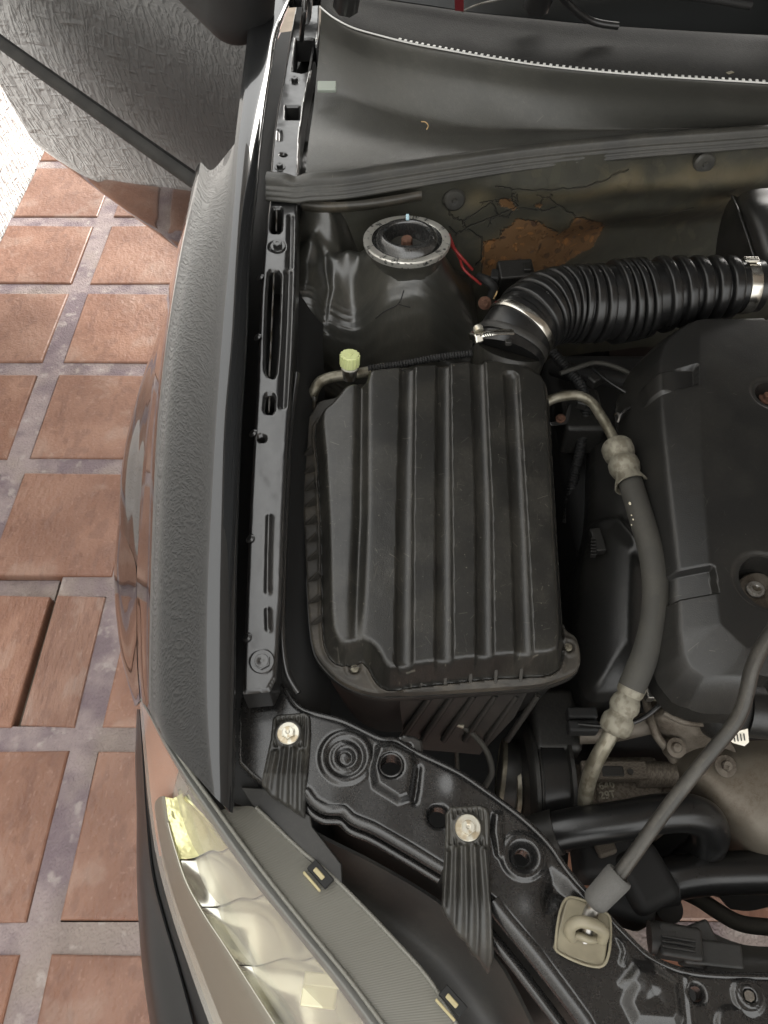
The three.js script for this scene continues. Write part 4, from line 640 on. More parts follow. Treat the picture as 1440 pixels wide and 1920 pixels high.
// ---------------------------------------------------------------- intake hose
{
  const path = pts([[950, 668, 0.85], [957, 648, 0.856], [968, 628, 0.862], [990, 602, 0.868], [1022, 580, 0.868], [1060, 571, 0.865], [1105, 570, 0.862], [1160, 566, 0.86], [1220, 556, 0.862], [1300, 544, 0.866], [1370, 538, 0.868], [1420, 536, 0.868]]);
  const Ltot = new THREE.CatmullRomCurve3(path, false, 'centripetal').getLength();
  // rings: [position, half width, height]
  const rings = []; for (let i = 0; i < 8; i++) rings.push([0.165 + i * 0.0385, 0.0050 / Ltot, 0.0055]);
  for (const s of [0.498, 0.531, 0.564, 0.597]) rings.push([s, 0.0046 / Ltot, 0.0062]);
  for (const s of [0.672, 0.732, 0.79, 0.845, 0.895]) rings.push([s, 0.0062 / Ltot, 0.0062]);
  const br = (t) => lerp(lerp(0.0405, 0.0435, sstep(0.1, 0.45, t)), 0.0305, sstep(0.5, 0.93, t));
  const R = (t) => { let r = br(t) - 0.0025 * sstep(0.14, 0.16, t) * sstep(0.48, 0.44, t); for (const [c, w, hh] of rings) { const d = Math.abs(t - c) / w; if (d < 1.15) r += hh * Math.sqrt(Math.max(0, 1 - Math.pow(d / 1.15, 4))); } return r + 0.001 * (t < 0.13); };
  const hose = part('intake_hose', tube(path, R, { seg: 520, rad: 72 }), M.rubber, car, 'black corrugated air intake hose');
  const cv = new THREE.CatmullRomCurve3(path, false, 'centripetal');
  const band = (t, w, r, m, name, par) => { const p = cv.getPointAt(t), d = cv.getTangentAt(t); return part(name, lathe([[r - 0.001, -w], [r + 0.0008, -w], [r + 0.0012, -w * 0.8], [r + 0.0012, w * 0.8], [r + 0.0008, w], [r - 0.001, w]], p, d, 64), m, par); };
  const c1 = band(0.105, 0.0045, 0.0425, M.clampSteel, 'hose_clamp', hose);
  band(0.045, 0.004, 0.043, M.housing, 'moulded_collar', hose); band(0.955, 0.0065, br(0.955) + 0.0006, M.clampSteel, 'hose_clamp', hose);
  const hp = P(893, 632, 0.893), hx = P(960, 626, 0.903).sub(hp).normalize();
  part('clamp_housing', box(V(0, 0, 0), [0.011, 0.011, 0.017], { r: 0.0025 }).rotateX(-0.5).rotateY(0.4).translate(hp.x, hp.y, hp.z), M.clampSteel, c1);
  part('clamp_screw', merge([lathe([[0, 0], [0.0055, 0], [0.0055, 0.004], [0.0045, 0.006], [0, 0.006]], P(898, 621, 0.9), V(-0.3, 0.4, -1), 20)]), M.zinc, c1);
  const tail = part('clamp_tail', tube([P(904, 627, 0.9), P(930, 623, 0.904), P(963, 622, 0.903)], 0.0045, { seg: 16, rad: 8, sx: 0.25 }), M.clampSteel, c1);
  for (let i = 0; i < 12; i++) part('clamp_slot', box(P(908 + i * 4.1, 627 - i * 0.35, 0.9035), [0.0009, 0.0012, 0.006], { r: 0.0003, ry: 0.25 }), M.black, tail);
  part('collar_tab', box(P(953, 642, 0.9), [0.007, 0.005, 0.006], { r: 0.001 }), M.housing, hose);
  const c2 = cv.getPointAt(0.955); part('clamp_lug', box(c2.clone().add(V(-0.004, 0.035, -0.004)), [0.018, 0.004, 0.009], { r: 0.0015 }), M.clampSteel, hose);
}
{ // resonator at the right edge
  const a = loft([pts([[1392, 590, 0.80], [1345, 560, 0.80], [1342, 470, 0.84], [1362, 385, 0.865], [1378, 366, 0.87]]), pts([[1440, 560, 0.84], [1418, 500, 0.868], [1398, 440, 0.888], [1384, 392, 0.90], [1384, 368, 0.897]]), pts([[1452, 556, 0.843], [1428, 498, 0.876], [1408, 438, 0.896], [1394, 390, 0.908], [1392, 362, 0.904]]), pts([[1475, 550, 0.848], [1448, 490, 0.886], [1430, 430, 0.908], [1415, 385, 0.918], [1408, 356, 0.912]]), pts([[1520, 550, 0.845], [1510, 490, 0.885], [1500, 430, 0.908], [1490, 385, 0.92], [1480, 350, 0.914]])], { nu: 40, k: 6, thick: 0.004, out: V(-0.3, 0.5, 0.5) });
  const r = part('resonator', a, M.coverPlastic);
  part('weld_seam', tube(pts([[1372, 368, 0.9], [1384, 395, 0.904], [1400, 440, 0.893], [1420, 500, 0.873], [1446, 556, 0.846]]), 0.0016, { seg: 40, rad: 8 }), M.coverPlastic, r);
}
// ---------------------------------------------------------------- engine cover
{
  const topY = (x, z) => 0.842 + (-z - 0.28) * 0.075;
  const botY = (x, z) => topY(x, z) - 0.085;
  const O = flat([[1470, 588], [1400, 590], [1330, 590], [1290, 594], [1262, 606], [1245, 622], [1237, 650], [1236, 690], [1240, 760], [1248, 860], [1258, 960], [1268, 1060], [1270, 1110], [1272, 1170], [1281, 1212], [1296, 1240], [1330, 1264], [1400, 1275], [1480, 1278]], topY);
  const OR = roundPoly(O, 160), ul = PB(1236, 690, topY), outer = OR.map((p, i) => { const a = OR[(i + OR.length - 2) % OR.length], b = OR[(i + 2) % OR.length], l = Math.hypot(b[0] - a[0], b[1] - a[1]) || 1, n = [(b[1] - a[1]) / l, -(b[0] - a[0]) / l], s = (sd(O, p[0] + n[0] * 0.002, p[1] + n[1] * 0.002) > 0 ? 1 : -1) * (0.012 + 0.016 * Math.exp(-Math.pow(Math.hypot(p[0] - ul.x, p[1] - ul.z) / 0.07, 2))); return [p[0] + n[0] * s, p[1] + n[1] * s]; });
  const A1 = flat([[1222, 682], [1308, 682], [1308, 719], [1228, 719]], topY), B1 = flat([[1250, 1060], [1338, 1060], [1345, 1110], [1252, 1110]], topY);
  const ed = (l) => flat(l, topY), ridge = ed([[1312, 560], [1312, 720], [1318, 900], [1332, 1058], [1345, 1112], [1352, 1170], [1400, 1215], [1500, 1222]]);
  const c1 = PB(1446, 737, topY), c2 = PB(1436, 1089, topY);
  const holes = [Array.from({ length: 28 }, (_, i) => [c1.x + 0.0165 * Math.cos(i * Math.PI / 14), c1.z + 0.0165 * Math.sin(i * Math.PI / 14)]), Array.from({ length: 32 }, (_, i) => [c2.x + 0.0235 * Math.cos(i * Math.PI / 16), c2.z + 0.0265 * Math.sin(i * Math.PI / 16)])];
  const h = (x, z) => {
    const d = sd(O, x, z); let y = 0.085 + 0.0008 * N3(x * 20, z * 20); const rr = 0.007;
    const [dr] = polyline(ridge, x, z); const inL = (() => { // left and front fields slope outwards from the ridge line
      let s = 1e9, sg = 1; for (let i = 0; i < ridge.length - 1; i++) { const [ax, az] = ridge[i], [bx, bz] = ridge[i + 1], ex = bx - ax, ez = bz - az, t = clamp(((x - ax) * ex + (z - az) * ez) / (ex * ex + ez * ez)), q = Math.hypot(x - ax - ex * t, z - az - ez * t); if (q < s) { s = q; sg = ex * (z - az) - ez * (x - ax); } } return sg > 0 ? s : 0; })();
    const slope = Math.min(inL, 0.06);
    const inA = sstep(0.0008, -0.0008, sd(A1, x, z)), inB = sstep(0.0008, -0.0008, sd(B1, x, z));
    const fall = 0.4 * slope + 1.0 * slope * slope;
    y -= lerp(fall, 0.0015 + 0.05 * slope, Math.max(inA, 0)) ;
    y -= 0.009 * inB + 0.008 * inA;
    if (d > -rr) { const t = clamp((d + rr) / (rr + 0.026)); y *= 1 - 0.965 * Math.pow(t, 1.5); }
    for (const [c, r] of [[c1, 0.0165], [c2, 0.025]]) { const q = Math.hypot(x - c.x, z - c.z); if (q < r + 0.007) y -= 0.0022 * sstep(r + 0.007, r + 0.003, q); }
    return y;
  };
  const cover = part('engine_cover', sheet({ base: botY, outline: outer, holes, h, cell: 0.0016, skirt: 0.022 }), M.coverPlastic, car, 'plain black plastic engine cover');
  const wl = (c, r, s) => part('bolt_well', lathe([[r, -0.004], [r * 0.95, -0.03], [r * 0.9, -0.04], [0, -0.04]], V(c.x, topY(c.x, c.z), c.z), V(0, 1, 0), 32), M.housing, cover);
  wl(c1, 0.019); wl(c2, 0.029);
  bolt(cover, PB(1438, 747, topY, -0.022), V(0, 1, 0.1), 0.009, M.rust); bolt(cover, PB(1416, 1106, topY, -0.024), V(-0.1, 1, 0.1), 0.0085, M.bareSteel);
  part('alloy_pad', lathe([[0.024, -0.002], [0.022, 0.0], [0, 0.0]], PB(1432, 1112, topY, -0.026), V(0, 1, 0), 24), M.alloy, cover);
  // lower bulges at the front of the cover
  const bl = (x, y, hh, sx, sy, sz) => { const p = P(x, y, hh); return new THREE.SphereGeometry(1, 40, 28).scale(sx, sy, sz).translate(p.x, p.y, p.z); };
  part('cover_lobe', bl(1350, 1312, 0.735, 0.031, 0.04, 0.04), M.coverPlastic, cover);
  part('cover_apron', tube(pts([[1395, 1330, 0.74], [1430, 1335, 0.74], [1500, 1340, 0.74]]), 0.026, { seg: 10, rad: 24 }), M.coverPlastic, cover);
  part('label', plate([P(1366, 1385, 0.768), P(1372, 1374, 0.77), P(1385, 1371, 0.77), P(1402, 1366, 0.77), P(1405, 1392, 0.763), P(1396, 1399, 0.761), P(1374, 1393, 0.764)], 0.0006, 0.0002, V(0, 1, 0.6)), std({ color: rgb(0.78, 0.74, 0.64), roughness: 0.6 }), cover, 'small cream label with black bars');
  for (let i = 0; i < 4; i++) part('label_bar', box(V(0, 0, 0), [0.0011, 0.0006, 0.0065], { r: 0.0003 }).rotateY(0.12).rotateX(0.55).translate(...P(1377 + i * 6.2, 1384 - i * 0.7, 0.7678).toArray()), M.black, cover);
}
// ---------------------------------------------------------------- refrigerant line, hoses, timing cover
const fitBody = (at, axis, s, prof) => lathe(prof.map(([r, y]) => [r * s * 0.84, y * s]), at, axis, 36, 0.7);
{
  const tc = (x, z) => 0.715 + (-z - 0.3) * 0.02;
  const O = flat([[1108, 835], [1125, 810], [1150, 800], [1188, 812], [1212, 870], [1232, 940], [1245, 1040], [1248, 1160], [1240, 1260], [1225, 1296], [1160, 1312], [1105, 1310], [1085, 1270], [1075, 1190], [1082, 1080], [1100, 980], [1104, 900]], tc);
  const cen = flat([[1150, 830], [1160, 950], [1165, 1100], [1155, 1280]], tc);
  const roundedTC = roundPoly(O), cen2 = flat([[1105, 1000], [1140, 1010], [1170, 1060], [1200, 1090]], tc);
  const t = part('timing_cover', sheet({ base: tc, outline: O, smooth: true, cell: 0.0025, skirt: 0.12, h: (x, z) => { const d = -sd(roundedTC, x, z); return 0.045 * Math.sqrt(clamp(d / 0.05)) - 0.01 * Math.pow(polyline(cen, x, z)[0] / 0.05, 2) + 0.008 * Math.exp(-Math.pow((polyline(cen2, x, z)[0]) / 0.006, 2)); } }), M.coverPlastic);
  part('cover_seam', tube(pts([[1172, 806, 0.76], [1193, 838, 0.765], [1207, 885, 0.768], [1222, 950, 0.77], [1236, 1050, 0.772]]), 0.0018, { seg: 40, rad: 8 }), M.black, t);
  part('cover_ear', box(P(1120, 1015, 0.752), [0.012, 0.01, 0.03], { r: 0.002, ry: 0.1 }), M.housing, t); for (let i = 0; i < 6; i++) part('ear_tooth', box(P(1112, 1012 + i * 6, 0.76), [0.006, 0.006, 0.0018], { r: 0.0004 }), M.housing, t);
  const lineA = part('refrigerant_pipe', tube(pts([[1012, 762, 0.80], [1032, 750, 0.806], [1056, 743, 0.81], [1085, 742, 0.812], [1106, 752, 0.812], [1126, 779, 0.812], [1145, 812, 0.812], [1158, 838, 0.812]]), 0.0058, { seg: 60, rad: 18 }), M.pipe, car, 'dull metal refrigerant pipe');
  const a1 = P(1154, 832, 0.812), a2 = P(1184, 910, 0.812), ax1 = a2.clone().sub(a1);
  part('crimp_fitting', fitBody(a1, ax1, ax1.length(), [[0.08, 0], [0.3, 0.01], [0.345, 0.08], [0.35, 0.2], [0.33, 0.3], [0.285, 0.36], [0.285, 0.42], [0.33, 0.47], [0.34, 0.58], [0.31, 0.68], [0.275, 0.74], [0.275, 0.8], [0.35, 0.97], [0.36, 1.0], [0.33, 1.0], [0.28, 0.93]]), M.fitting, lineA);
  const hs = [[1180, 898, 0.812], [1193, 940, 0.815], [1207, 985, 0.817], [1220, 1030, 0.818], [1228, 1080, 0.816], [1229, 1130, 0.812], [1223, 1180, 0.806], [1211, 1225, 0.798], [1196, 1262, 0.79], [1184, 1290, 0.782]];
  part('refrigerant_hose', tube(pts(hs), 0.0127, { seg: 90, rad: 28 }), M.hose, lineA);
  for (const [x, y] of [[1212, 1020], [1222, 1092]]) { const p = P(x, y, 0.817); }
  const b1 = P(1188, 1282, 0.783), b2 = P(1148, 1378, 0.757), ax2 = b2.clone().sub(b1);
  part('crimp_fitting', fitBody(b1, ax2, ax2.length(), [[0.22, 0.1], [0.29, 0.0], [0.3, 0.02], [0.285, 0.18], [0.25, 0.24], [0.3, 0.32], [0.325, 0.42], [0.31, 0.5], [0.265, 0.56], [0.265, 0.6], [0.335, 0.68], [0.35, 0.78], [0.33, 0.9], [0.26, 0.97], [0.1, 1.0]]), M.fitting, lineA);
  part('lower_pipe', tube(pts([[1150, 1368, 0.758], [1132, 1400, 0.748], [1116, 1430, 0.735], [1104, 1462, 0.715], [1098, 1490, 0.695], [1099, 1530, 0.665]]), 0.0075, { seg: 40, rad: 16 }), M.pipe, lineA);
  for (const [x, y, r] of [[1181, 944, 0.0016], [1184, 966, 0.0008], [1187, 974, 0.0009], [1184, 984, 0.0007]]) part('paint_fleck', new THREE.SphereGeometry(r, 10, 8).scale(0.8, 0.5, 1.3).translate(...P(x, y, 0.828).toArray()), std({ color: rgb(0.6, 0.55, 0.42), roughness: 0.6 }), lineA);
  // service port with its green cap
  const sp = part('service_pipe', tube(pts([[720, 690, 0.838], [690, 697, 0.838], [655, 703, 0.838], [622, 707, 0.838], [600, 716, 0.836], [588, 735, 0.83], [584, 760, 0.81], [584, 790, 0.78]]), 0.0062, { seg: 60, rad: 16 }), M.pipe);
  const cb = P(655, 703, 0.84), cax = V(0.06, 1, -0.12);
  part('valve_stub', lathe([[0.0085, -0.004], [0.0088, 0.008], [0.0095, 0.0085], [0.0095, 0.0105], [0, 0.0105]], cb, cax, 28), M.bareSteel, sp);
  part('white_ring', lathe([[0.0088, 0.0102], [0.0095, 0.0105], [0.0095, 0.0125], [0.0085, 0.0128]], cb, cax, 28), std({ color: rgb(0.6, 0.58, 0.5), roughness: 0.4 }), sp);
  const cap = [lathe([[0.0096, 0.013], [0.0104, 0.014], [0.0104, 0.0275], [0.0096, 0.0288], [0.0, 0.0288]], cb, cax, 36)];
  const ridge = []; for (let i = 0; i < 14; i++) { const a = i / 14 * 2 * Math.PI; ridge.push(new RoundedBoxGeometry(0.0016, 0.0135, 0.0022, 1, 0.0004).translate(0.0106, 0.0212, 0).rotateY(a)); }
  cap.push(along(merge(ridge), cb, cax));
  const capM = part('valve_cap', merge(cap), M.capPlastic, sp, 'pale green ribbed valve cap with a raised H');
  const font = await new FontLoader().loadAsync('fonts/droid/droid_sans_bold.typeface.json');
  const txt = (s, size, dep) => { const g = new TextGeometry(s, { font, size, depth: dep, curveSegments: 3 }); g.computeBoundingBox(); const b = g.boundingBox; return g.translate(-(b.min.x + b.max.x) / 2, -(b.min.y + b.max.y) / 2, 0).rotateX(-Math.PI / 2); };
  part('cap_letter', along(txt('H', 0.0072, 0.0006).rotateY(-0.45).translate(0, 0.0287, 0), cb, cax), M.capPlastic, capM);
  const br = part('pipe_bracket', tube(pts([[548, 772, 0.80], [562, 762, 0.82], [572, 742, 0.83], [580, 732, 0.832]]), 0.0022, { seg: 20, rad: 8 }), M.steel); part('bracket_tab', plate([P(586, 742, 0.838), P(591, 744, 0.838), P(590, 778, 0.82), P(585, 775, 0.82)], 0.002, 0.0004, V(1, 0.5, 0.5)), M.bareSteel, br);
  // small line and clip behind the pipe
  const vl = part('vacuum_line', tube(pts([[1158, 790, 0.80], [1166, 776, 0.806], [1180, 764, 0.808], [1200, 757, 0.805]]), 0.0022, { seg: 24, rad: 8 }), M.steel);
  part('line_clip', tube(pts([[1152, 778, 0.808], [1158, 775, 0.812], [1161, 783, 0.811], [1158, 792, 0.808]]), 0.0014, { seg: 16, rad: 6 }), M.bareSteel, vl);
  // dim mounting parts between filter box and cover
  const em = part('engine_mount', box(P(1085, 790, 0.74), [0.05, 0.05, 0.07], { r: 0.006 }), M.housing); part('mount_bracket', plate([P(1032, 792, 0.77), P(1062, 786, 0.77), P(1064, 758, 0.775), P(1070, 758, 0.775), P(1068, 795, 0.765), P(1034, 799, 0.765)], 0.003, 0.0005, V(0, 1, 0.4)), M.steel, em); bolt(em, P(1051, 785, 0.772), V(-0.2, 1, 0.3), 0.006, M.rust);
  part('engine_block', box(V(0.56, 0.5, -0.56), [0.66, 0.4, 0.56], { r: 0.02 }), M.black, em);
  part('coolant_branch', tube(pts([[1040, 690, 0.72], [1080, 700, 0.74], [1120, 705, 0.745], [1180, 715, 0.73]]), 0.012, { seg: 20, rad: 14 }), M.black, em);
  const loom = part('wiring_loom', tube(pts([[1036, 660, 0.79], [1062, 690, 0.785], [1090, 725, 0.78], [1098, 770, 0.765], [1090, 830, 0.74], [1075, 900, 0.70], [1062, 980, 0.66]]), (t, s) => 0.0065 + 0.0005 * Math.sin(s * 2 * Math.PI / 0.0036), { seg: 240, rad: 12 }), M.black);
  part('thin_lead', tube(pts([[1110, 690, 0.80], [1140, 715, 0.80], [1172, 735, 0.80], [1196, 745, 0.795]]), 0.0022, { seg: 24, rad: 8 }), M.rubber, loom); part('thin_lead', tube(pts([[1050, 700, 0.80], [1080, 690, 0.80], [1120, 680, 0.795], [1160, 690, 0.79], [1190, 705, 0.785]]), 0.003, { seg: 24, rad: 8 }), M.hose, loom);
  part('loom_plug', box(P(1118, 712, 0.792), [0.022, 0.014, 0.013], { r: 0.003, ry: 0.6 }), M.coverPlastic, loom); part('loom_plug', box(P(1092, 752, 0.785), [0.014, 0.012, 0.02], { r: 0.003, ry: -0.3 }), M.housing, loom);
  // brake of the small black lead below the cover and the hose clip
  const wl = part('sensor_lead', tube(pts([[1280, 1272, 0.755], [1262, 1292, 0.76], [1240, 1318, 0.757], [1212, 1342, 0.752], [1182, 1356, 0.748], [1140, 1362, 0.738], [1085, 1358, 0.725]]), 0.0024, { seg: 50, rad: 8 }), M.blackGloss);
  part('heater_hose', tube(pts([[1226, 1290, 0.735], [1240, 1250, 0.735], [1247, 1200, 0.735], [1250, 1120, 0.73]]), 0.0065, { seg: 24, rad: 12 }), M.hose, wl); part('spring_clip', box(P(1217, 1303, 0.742), [0.008, 0.012, 0.011], { r: 0.002 }), M.bareSteel, wl); part('spring_clip', box(P(1232, 1304, 0.74), [0.011, 0.012, 0.009], { r: 0.003 }), M.pipe, wl);
}

// ---------------------------------------------------------------- front panel with lamp straps
const tb = (x, z) => 0.785 - 0.06 * z;
{
  const upper = [[455, 1292], [500, 1275], [520, 1262], [535, 1292], [552, 1318], [572, 1333], [640, 1352], [716, 1386], [740, 1388], [775, 1408], [860, 1449], [920, 1490], [980, 1535], [1030, 1584], [1062, 1630], [1112, 1688], [1165, 1745], [1212, 1790], [1262, 1815], [1312, 1826], [1460, 1832]];
  const lower = [[1460, 1960], [1130, 1960], [1100, 1905], [1060, 1850], [1002, 1775], [930, 1690], [880, 1652], [830, 1622], [760, 1580], [700, 1546], [662, 1530], [645, 1514], [612, 1511], [592, 1500], [577, 1480], [500, 1478], [470, 1455], [446, 1430], [447, 1340]];
  const p2 = (x, y) => { const p = PB(x, y, tb); return [p.x, p.z]; }, dist = (c, x, z) => Math.hypot(x - c[0], z - c[1]), bump = (d, w) => Math.exp(-Math.pow(d / w, 2));
  const c1 = p2(648, 1420), c2 = p2(733, 1440), c3 = p2(822, 1530), c4 = p2(980, 1606), c5 = p2(1307, 1863), c6 = p2(1403, 1868), c7 = p2(1375, 1925);
  const pad = flat([[706, 1398], [740, 1394], [778, 1412], [782, 1440], [772, 1500], [748, 1508], [700, 1478], [694, 1440]], tb), bowl = flat([[1030, 1622], [1062, 1645], [1100, 1692], [1090, 1715], [1048, 1700], [1020, 1720], [1012, 1690], [1016, 1650]], tb), pad2 = flat([[1190, 1808], [1225, 1812], [1268, 1842], [1276, 1905], [1266, 1925], [1190, 1920], [1170, 1880], [1180, 1850], [1164, 1845]], tb);
  const pad3 = flat([[925, 1524], [942, 1522], [944, 1575], [938, 1612], [930, 1606], [922, 1560]], tb), pad4 = flat([[1155, 1758], [1172, 1768], [1178, 1790], [1170, 1812], [1160, 1810], [1166, 1785]], tb), step = flat([[1290, 1838], [1293, 1880], [1300, 1940]], tb), v1 = flat([[784, 1440], [780, 1480], [776, 1500]], tb);
  const holes = [circ(733, 1440, 0.0088, tb), circ(822, 1530, 0.0082, tb), circ(980, 1606, 0.0064, tb), circ(1307, 1863, 0.0052, tb, 1), circ(546, 1497, 0.0042, tb, 0.7)];
  const h = (x, z) => {
    let y = 0.00015 * N3(x * 40, z * 40) + 0.0035 * N3(x * 11, z * 11); let d = dist(c1, x, z);
    y += 0.003 * sstep(0.0245, 0.021, d) - 0.003 * sstep(0.018, 0.0155, d) + 0.0015 * sstep(0.0132, 0.0115, d) - 0.0045 * sstep(0.0085, 0.006, d) + 0.001 * sstep(0.005, 0.003, d);
    y += 0.0085 * sstep(0.0015, -0.0055, sd(pad, x, z)); y += 0.006 * sstep(0.004, -0.006, sd(pad2, x, z)) * (1 - 0.4 * sstep(-0.01, -0.02, sd(pad2, x, z)));
    y -= 0.008 * sstep(0.002, -0.012, sd(bowl, x, z)); y += 0.004 * sstep(0.001, -0.0025, sd(pad3, x, z)) + 0.003 * sstep(0.001, -0.0022, sd(pad4, x, z));
    d = dist(c4, x, z); y += 0.003 * sstep(0.0195, 0.016, d) - 0.0065 * sstep(0.013, 0.0075, d);
    y += 0.002 * bump(polyline(step, x, z)[0], 0.0028); y -= 0.003 * bump(polyline(v1, x, z)[0], 0.0026);
    d = dist(c6, x, z); y += 0.0022 * sstep(0.0125, 0.0105, d) + 0.0015 * sstep(0.0072, 0.006, d) - 0.003 * sstep(0.0054, 0.0042, d); y += 0.003 * sstep(0.014, 0.01, dist(c7, x, z));
    for (const [cx, cy, r] of [[855, 1470, 0.018], [1005, 1700, 0.02], [1215, 1850, 0.012]]) { const q = p2c(cx, cy); y += 0.0022 * bump(dist(q, x, z), r * 0.6); }
    return y;
  };
  const memo = {}; const p2c = (x, y) => memo[x + ',' + y] ??= p2(x, y);
  const bar = part('front_panel', sheet({ base: tb, outline: flat([...upper, ...lower], tb), holes, h, cell: 0.0014, skirt: 0.014, edge: 0.004 }), new THREE.MeshPhysicalMaterial({ map: M.steel.map, color: rgb(0.9, 0.9, 0.9), roughness: 0.3, roughnessMap: scaled(roughMap, 6), clearcoat: 0.4, clearcoatRoughness: 0.16 }), car, 'black stamped front panel above the lamp');
  M.panel = bar.material;
  const up = upper.slice(3).map(([x, y]) => PB(x, y, tb, -0.002));
  part('upper_lip', tube(up, 0.0026, { seg: 160, rad: 8 }), M.panel, bar);
  const lw = [[576, 1483], [592, 1503], [612, 1514], [644, 1517], [662, 1533], [700, 1549], [760, 1583], [832, 1626]].map(([x, y]) => PB(x, y, tb, -0.006));
  part('rolled_edge', tube(lw, 0.006, { seg: 90, rad: 16 }), M.panel, bar); part('rolled_edge', tube(lw.map((p) => p.clone().add(V(-0.003, -0.012, 0.007))), 0.0035, { seg: 90, rad: 12 }), M.panel, bar);
  const lw2 = [[926, 1688], [940, 1706], [1002, 1780], [1060, 1854], [1100, 1908], [1130, 1962]].map(([x, y]) => PB(x, y, tb, -0.009));
  part('rolled_edge', tube(lw2, 0.0095, { seg: 70, rad: 18 }), M.panel, bar); part('rolled_edge', tube(lw2.map((p) => p.clone().add(V(-0.012, -0.02, 0.01))), 0.005, { seg: 70, rad: 12 }), M.panel, bar);
  part('hole_collar', lathe([[0.0088, -0.012], [0.0088, 0.009], [0.0096, 0.0095], [0.0104, 0.0086]], V(c2[0], tb(...c2), c2[1]), V(0, 1, 0), 36), M.panel, bar);
  part('hole_collar', lathe([[0.0062, -0.016], [0.0062, -0.0045], [0.007, -0.0038], [0.0082, -0.005]], V(c4[0], tb(...c4), c4[1]), V(0, 1, 0), 36), M.panel, bar);
  bolt(bar, V(c6[0], tb(...c6) + 0.0012, c6[1]), V(0, 1, 0), 0.0052, M.bareSteel, { hex: 0.8, hgt: 0.25, name: 'rivet', dome: false });
  part('bracket_ear', sheet({ base: (x, z) => tb(x, z) - 0.006, outline: flat([[720, 1392], [738, 1380], [760, 1373], [778, 1376], [792, 1384], [794, 1410], [800, 1428], [812, 1442], [780, 1425], [740, 1402]], tb), holes: [circ(764, 1397, 0.0038, tb)], cell: 0.0011, skirt: 0.003, edge: 0.001 }), M.steel, bar);
  // dark shroud between the panel and the lamp
  part('lamp_shroud', loft([pts([[452, 1474, 0.775], [520, 1520, 0.77], [600, 1570, 0.765], [700, 1620, 0.76], [830, 1700, 0.755], [930, 1800, 0.75], [1010, 1950, 0.745]]), pts([[452, 1490, 0.74], [540, 1560, 0.735], [640, 1640, 0.725], [740, 1720, 0.715], [850, 1820, 0.70], [950, 1950, 0.69]]), pts([[455, 1500, 0.735], [500, 1545, 0.73], [580, 1620, 0.72], [680, 1720, 0.71], [780, 1830, 0.70], [860, 1950, 0.69]])], { nu: 60, k: 6, thick: 0.003 }), M.housing, bar);
  part('under_shroud', loft([pts([[570, 1480, 0.772], [640, 1515, 0.772], [760, 1585, 0.77], [900, 1670, 0.768], [1000, 1780, 0.766], [1130, 1960, 0.764]]), pts([[560, 1520, 0.72], [640, 1590, 0.71], [760, 1680, 0.70], [880, 1780, 0.69], [980, 1950, 0.68]]), pts([[520, 1540, 0.70], [600, 1620, 0.69], [720, 1740, 0.68], [820, 1860, 0.67], [880, 1960, 0.66]])], { nu: 50, k: 5, thick: 0.003 }), M.housing, bar);
}
function strap(name, outline, base, ribsAt, r0, r1, boltAt, bm, extra) {
  const O = flat(outline, base), c = PB(...boltAt, base), y0 = PB(boltAt[0], r0, base).z, y1 = PB(boltAt[0], r1, base).z, R = ribsAt.map((l) => flat(l, base)), zt = PB(boltAt[0], extra[0], base).z, zb = PB(boltAt[0], extra[1], base).z;
  const s = part(name, sheet({ base, outline: O, holes: extra[2] || [], cell: 0.0009, skirt: 0.005, edge: 0.0016, h: (x, z) => {
    let y = 0; const d = Math.hypot(x - c.x, z - c.z);
    for (const l of R) { const q = polyline(l, x, z)[0]; y += 0.0032 * Math.exp(-Math.pow(q / 0.0023, 2)); }
    if (z < zb && d > 0.0125) { const a = Math.abs(((x - c.x) / 0.0042 + 100.5) % 1 - 0.5); y -= 0.0022 * sstep(0.16, 0.3, a) * sstep(0.0125, 0.0135, d) * sstep(0, -0.003, sd(O, x, z) + 0.002); }
    y += 0.001 * sstep(0.0125, 0.0115, d);
    return y;
  } }), M.strap, car, extra[3]);
  bolt(s, V(c.x, base(c.x, c.z) + 0.001, c.z), V(-0.02, 1, 0.05), extra[4], bm, { hex: 0.6, hgt: 0.62 });
  return s;
}
{
  const z1 = PB(540, 1455, tb).z, b1 = (x, z) => tb(x, z) + 0.006 - (z > z1 ? 9 * Math.pow(z - z1, 2) + 0.35 * (z - z1) : 0);
  strap('lamp_strap', [[520, 1339], [572, 1335], [581, 1342], [582, 1372], [577, 1440], [573, 1500], [571, 1535], [540, 1512], [505, 1490], [490, 1470], [497, 1430], [507, 1385], [511, 1346]], b1, [[[517, 1412], [505, 1480]], [[534, 1406], [525, 1500]], [[550, 1406], [545, 1510]], [[566, 1412], [562, 1520]]], 1400, 1500, [541, 1376], M.zinc, [1345, 1400, [], 'black ribbed strap beside the wing with a clean bolt', 0.0098]);
  const z2 = PB(875, 1680, tb).z, b2 = (x, z) => tb(x, z) + 0.008 - (z > z2 ? 14 * Math.pow(z - z2, 2) + 0.1 * (z - z2) : 0);
  strap('lamp_strap', [[844, 1512], [900, 1508], [914, 1514], [918, 1530], [919, 1600], [919, 1680], [923, 1740], [927, 1800], [916, 1826], [898, 1800], [886, 1790], [872, 1765], [858, 1752], [842, 1725], [828, 1700], [831, 1640], [836, 1560], [836, 1524]], b2, [[[838, 1600], [832, 1700]], [[855, 1592], [850, 1745]], [[873, 1590], [872, 1775]], [[890, 1590], [893, 1795]], [[909, 1596], [918, 1812]]], 1590, 1780, [877, 1553], M.zinc, [1520, 1585, [], 'black ribbed strap in front of the filter box with a yellowed bolt', 0.0105]);
}
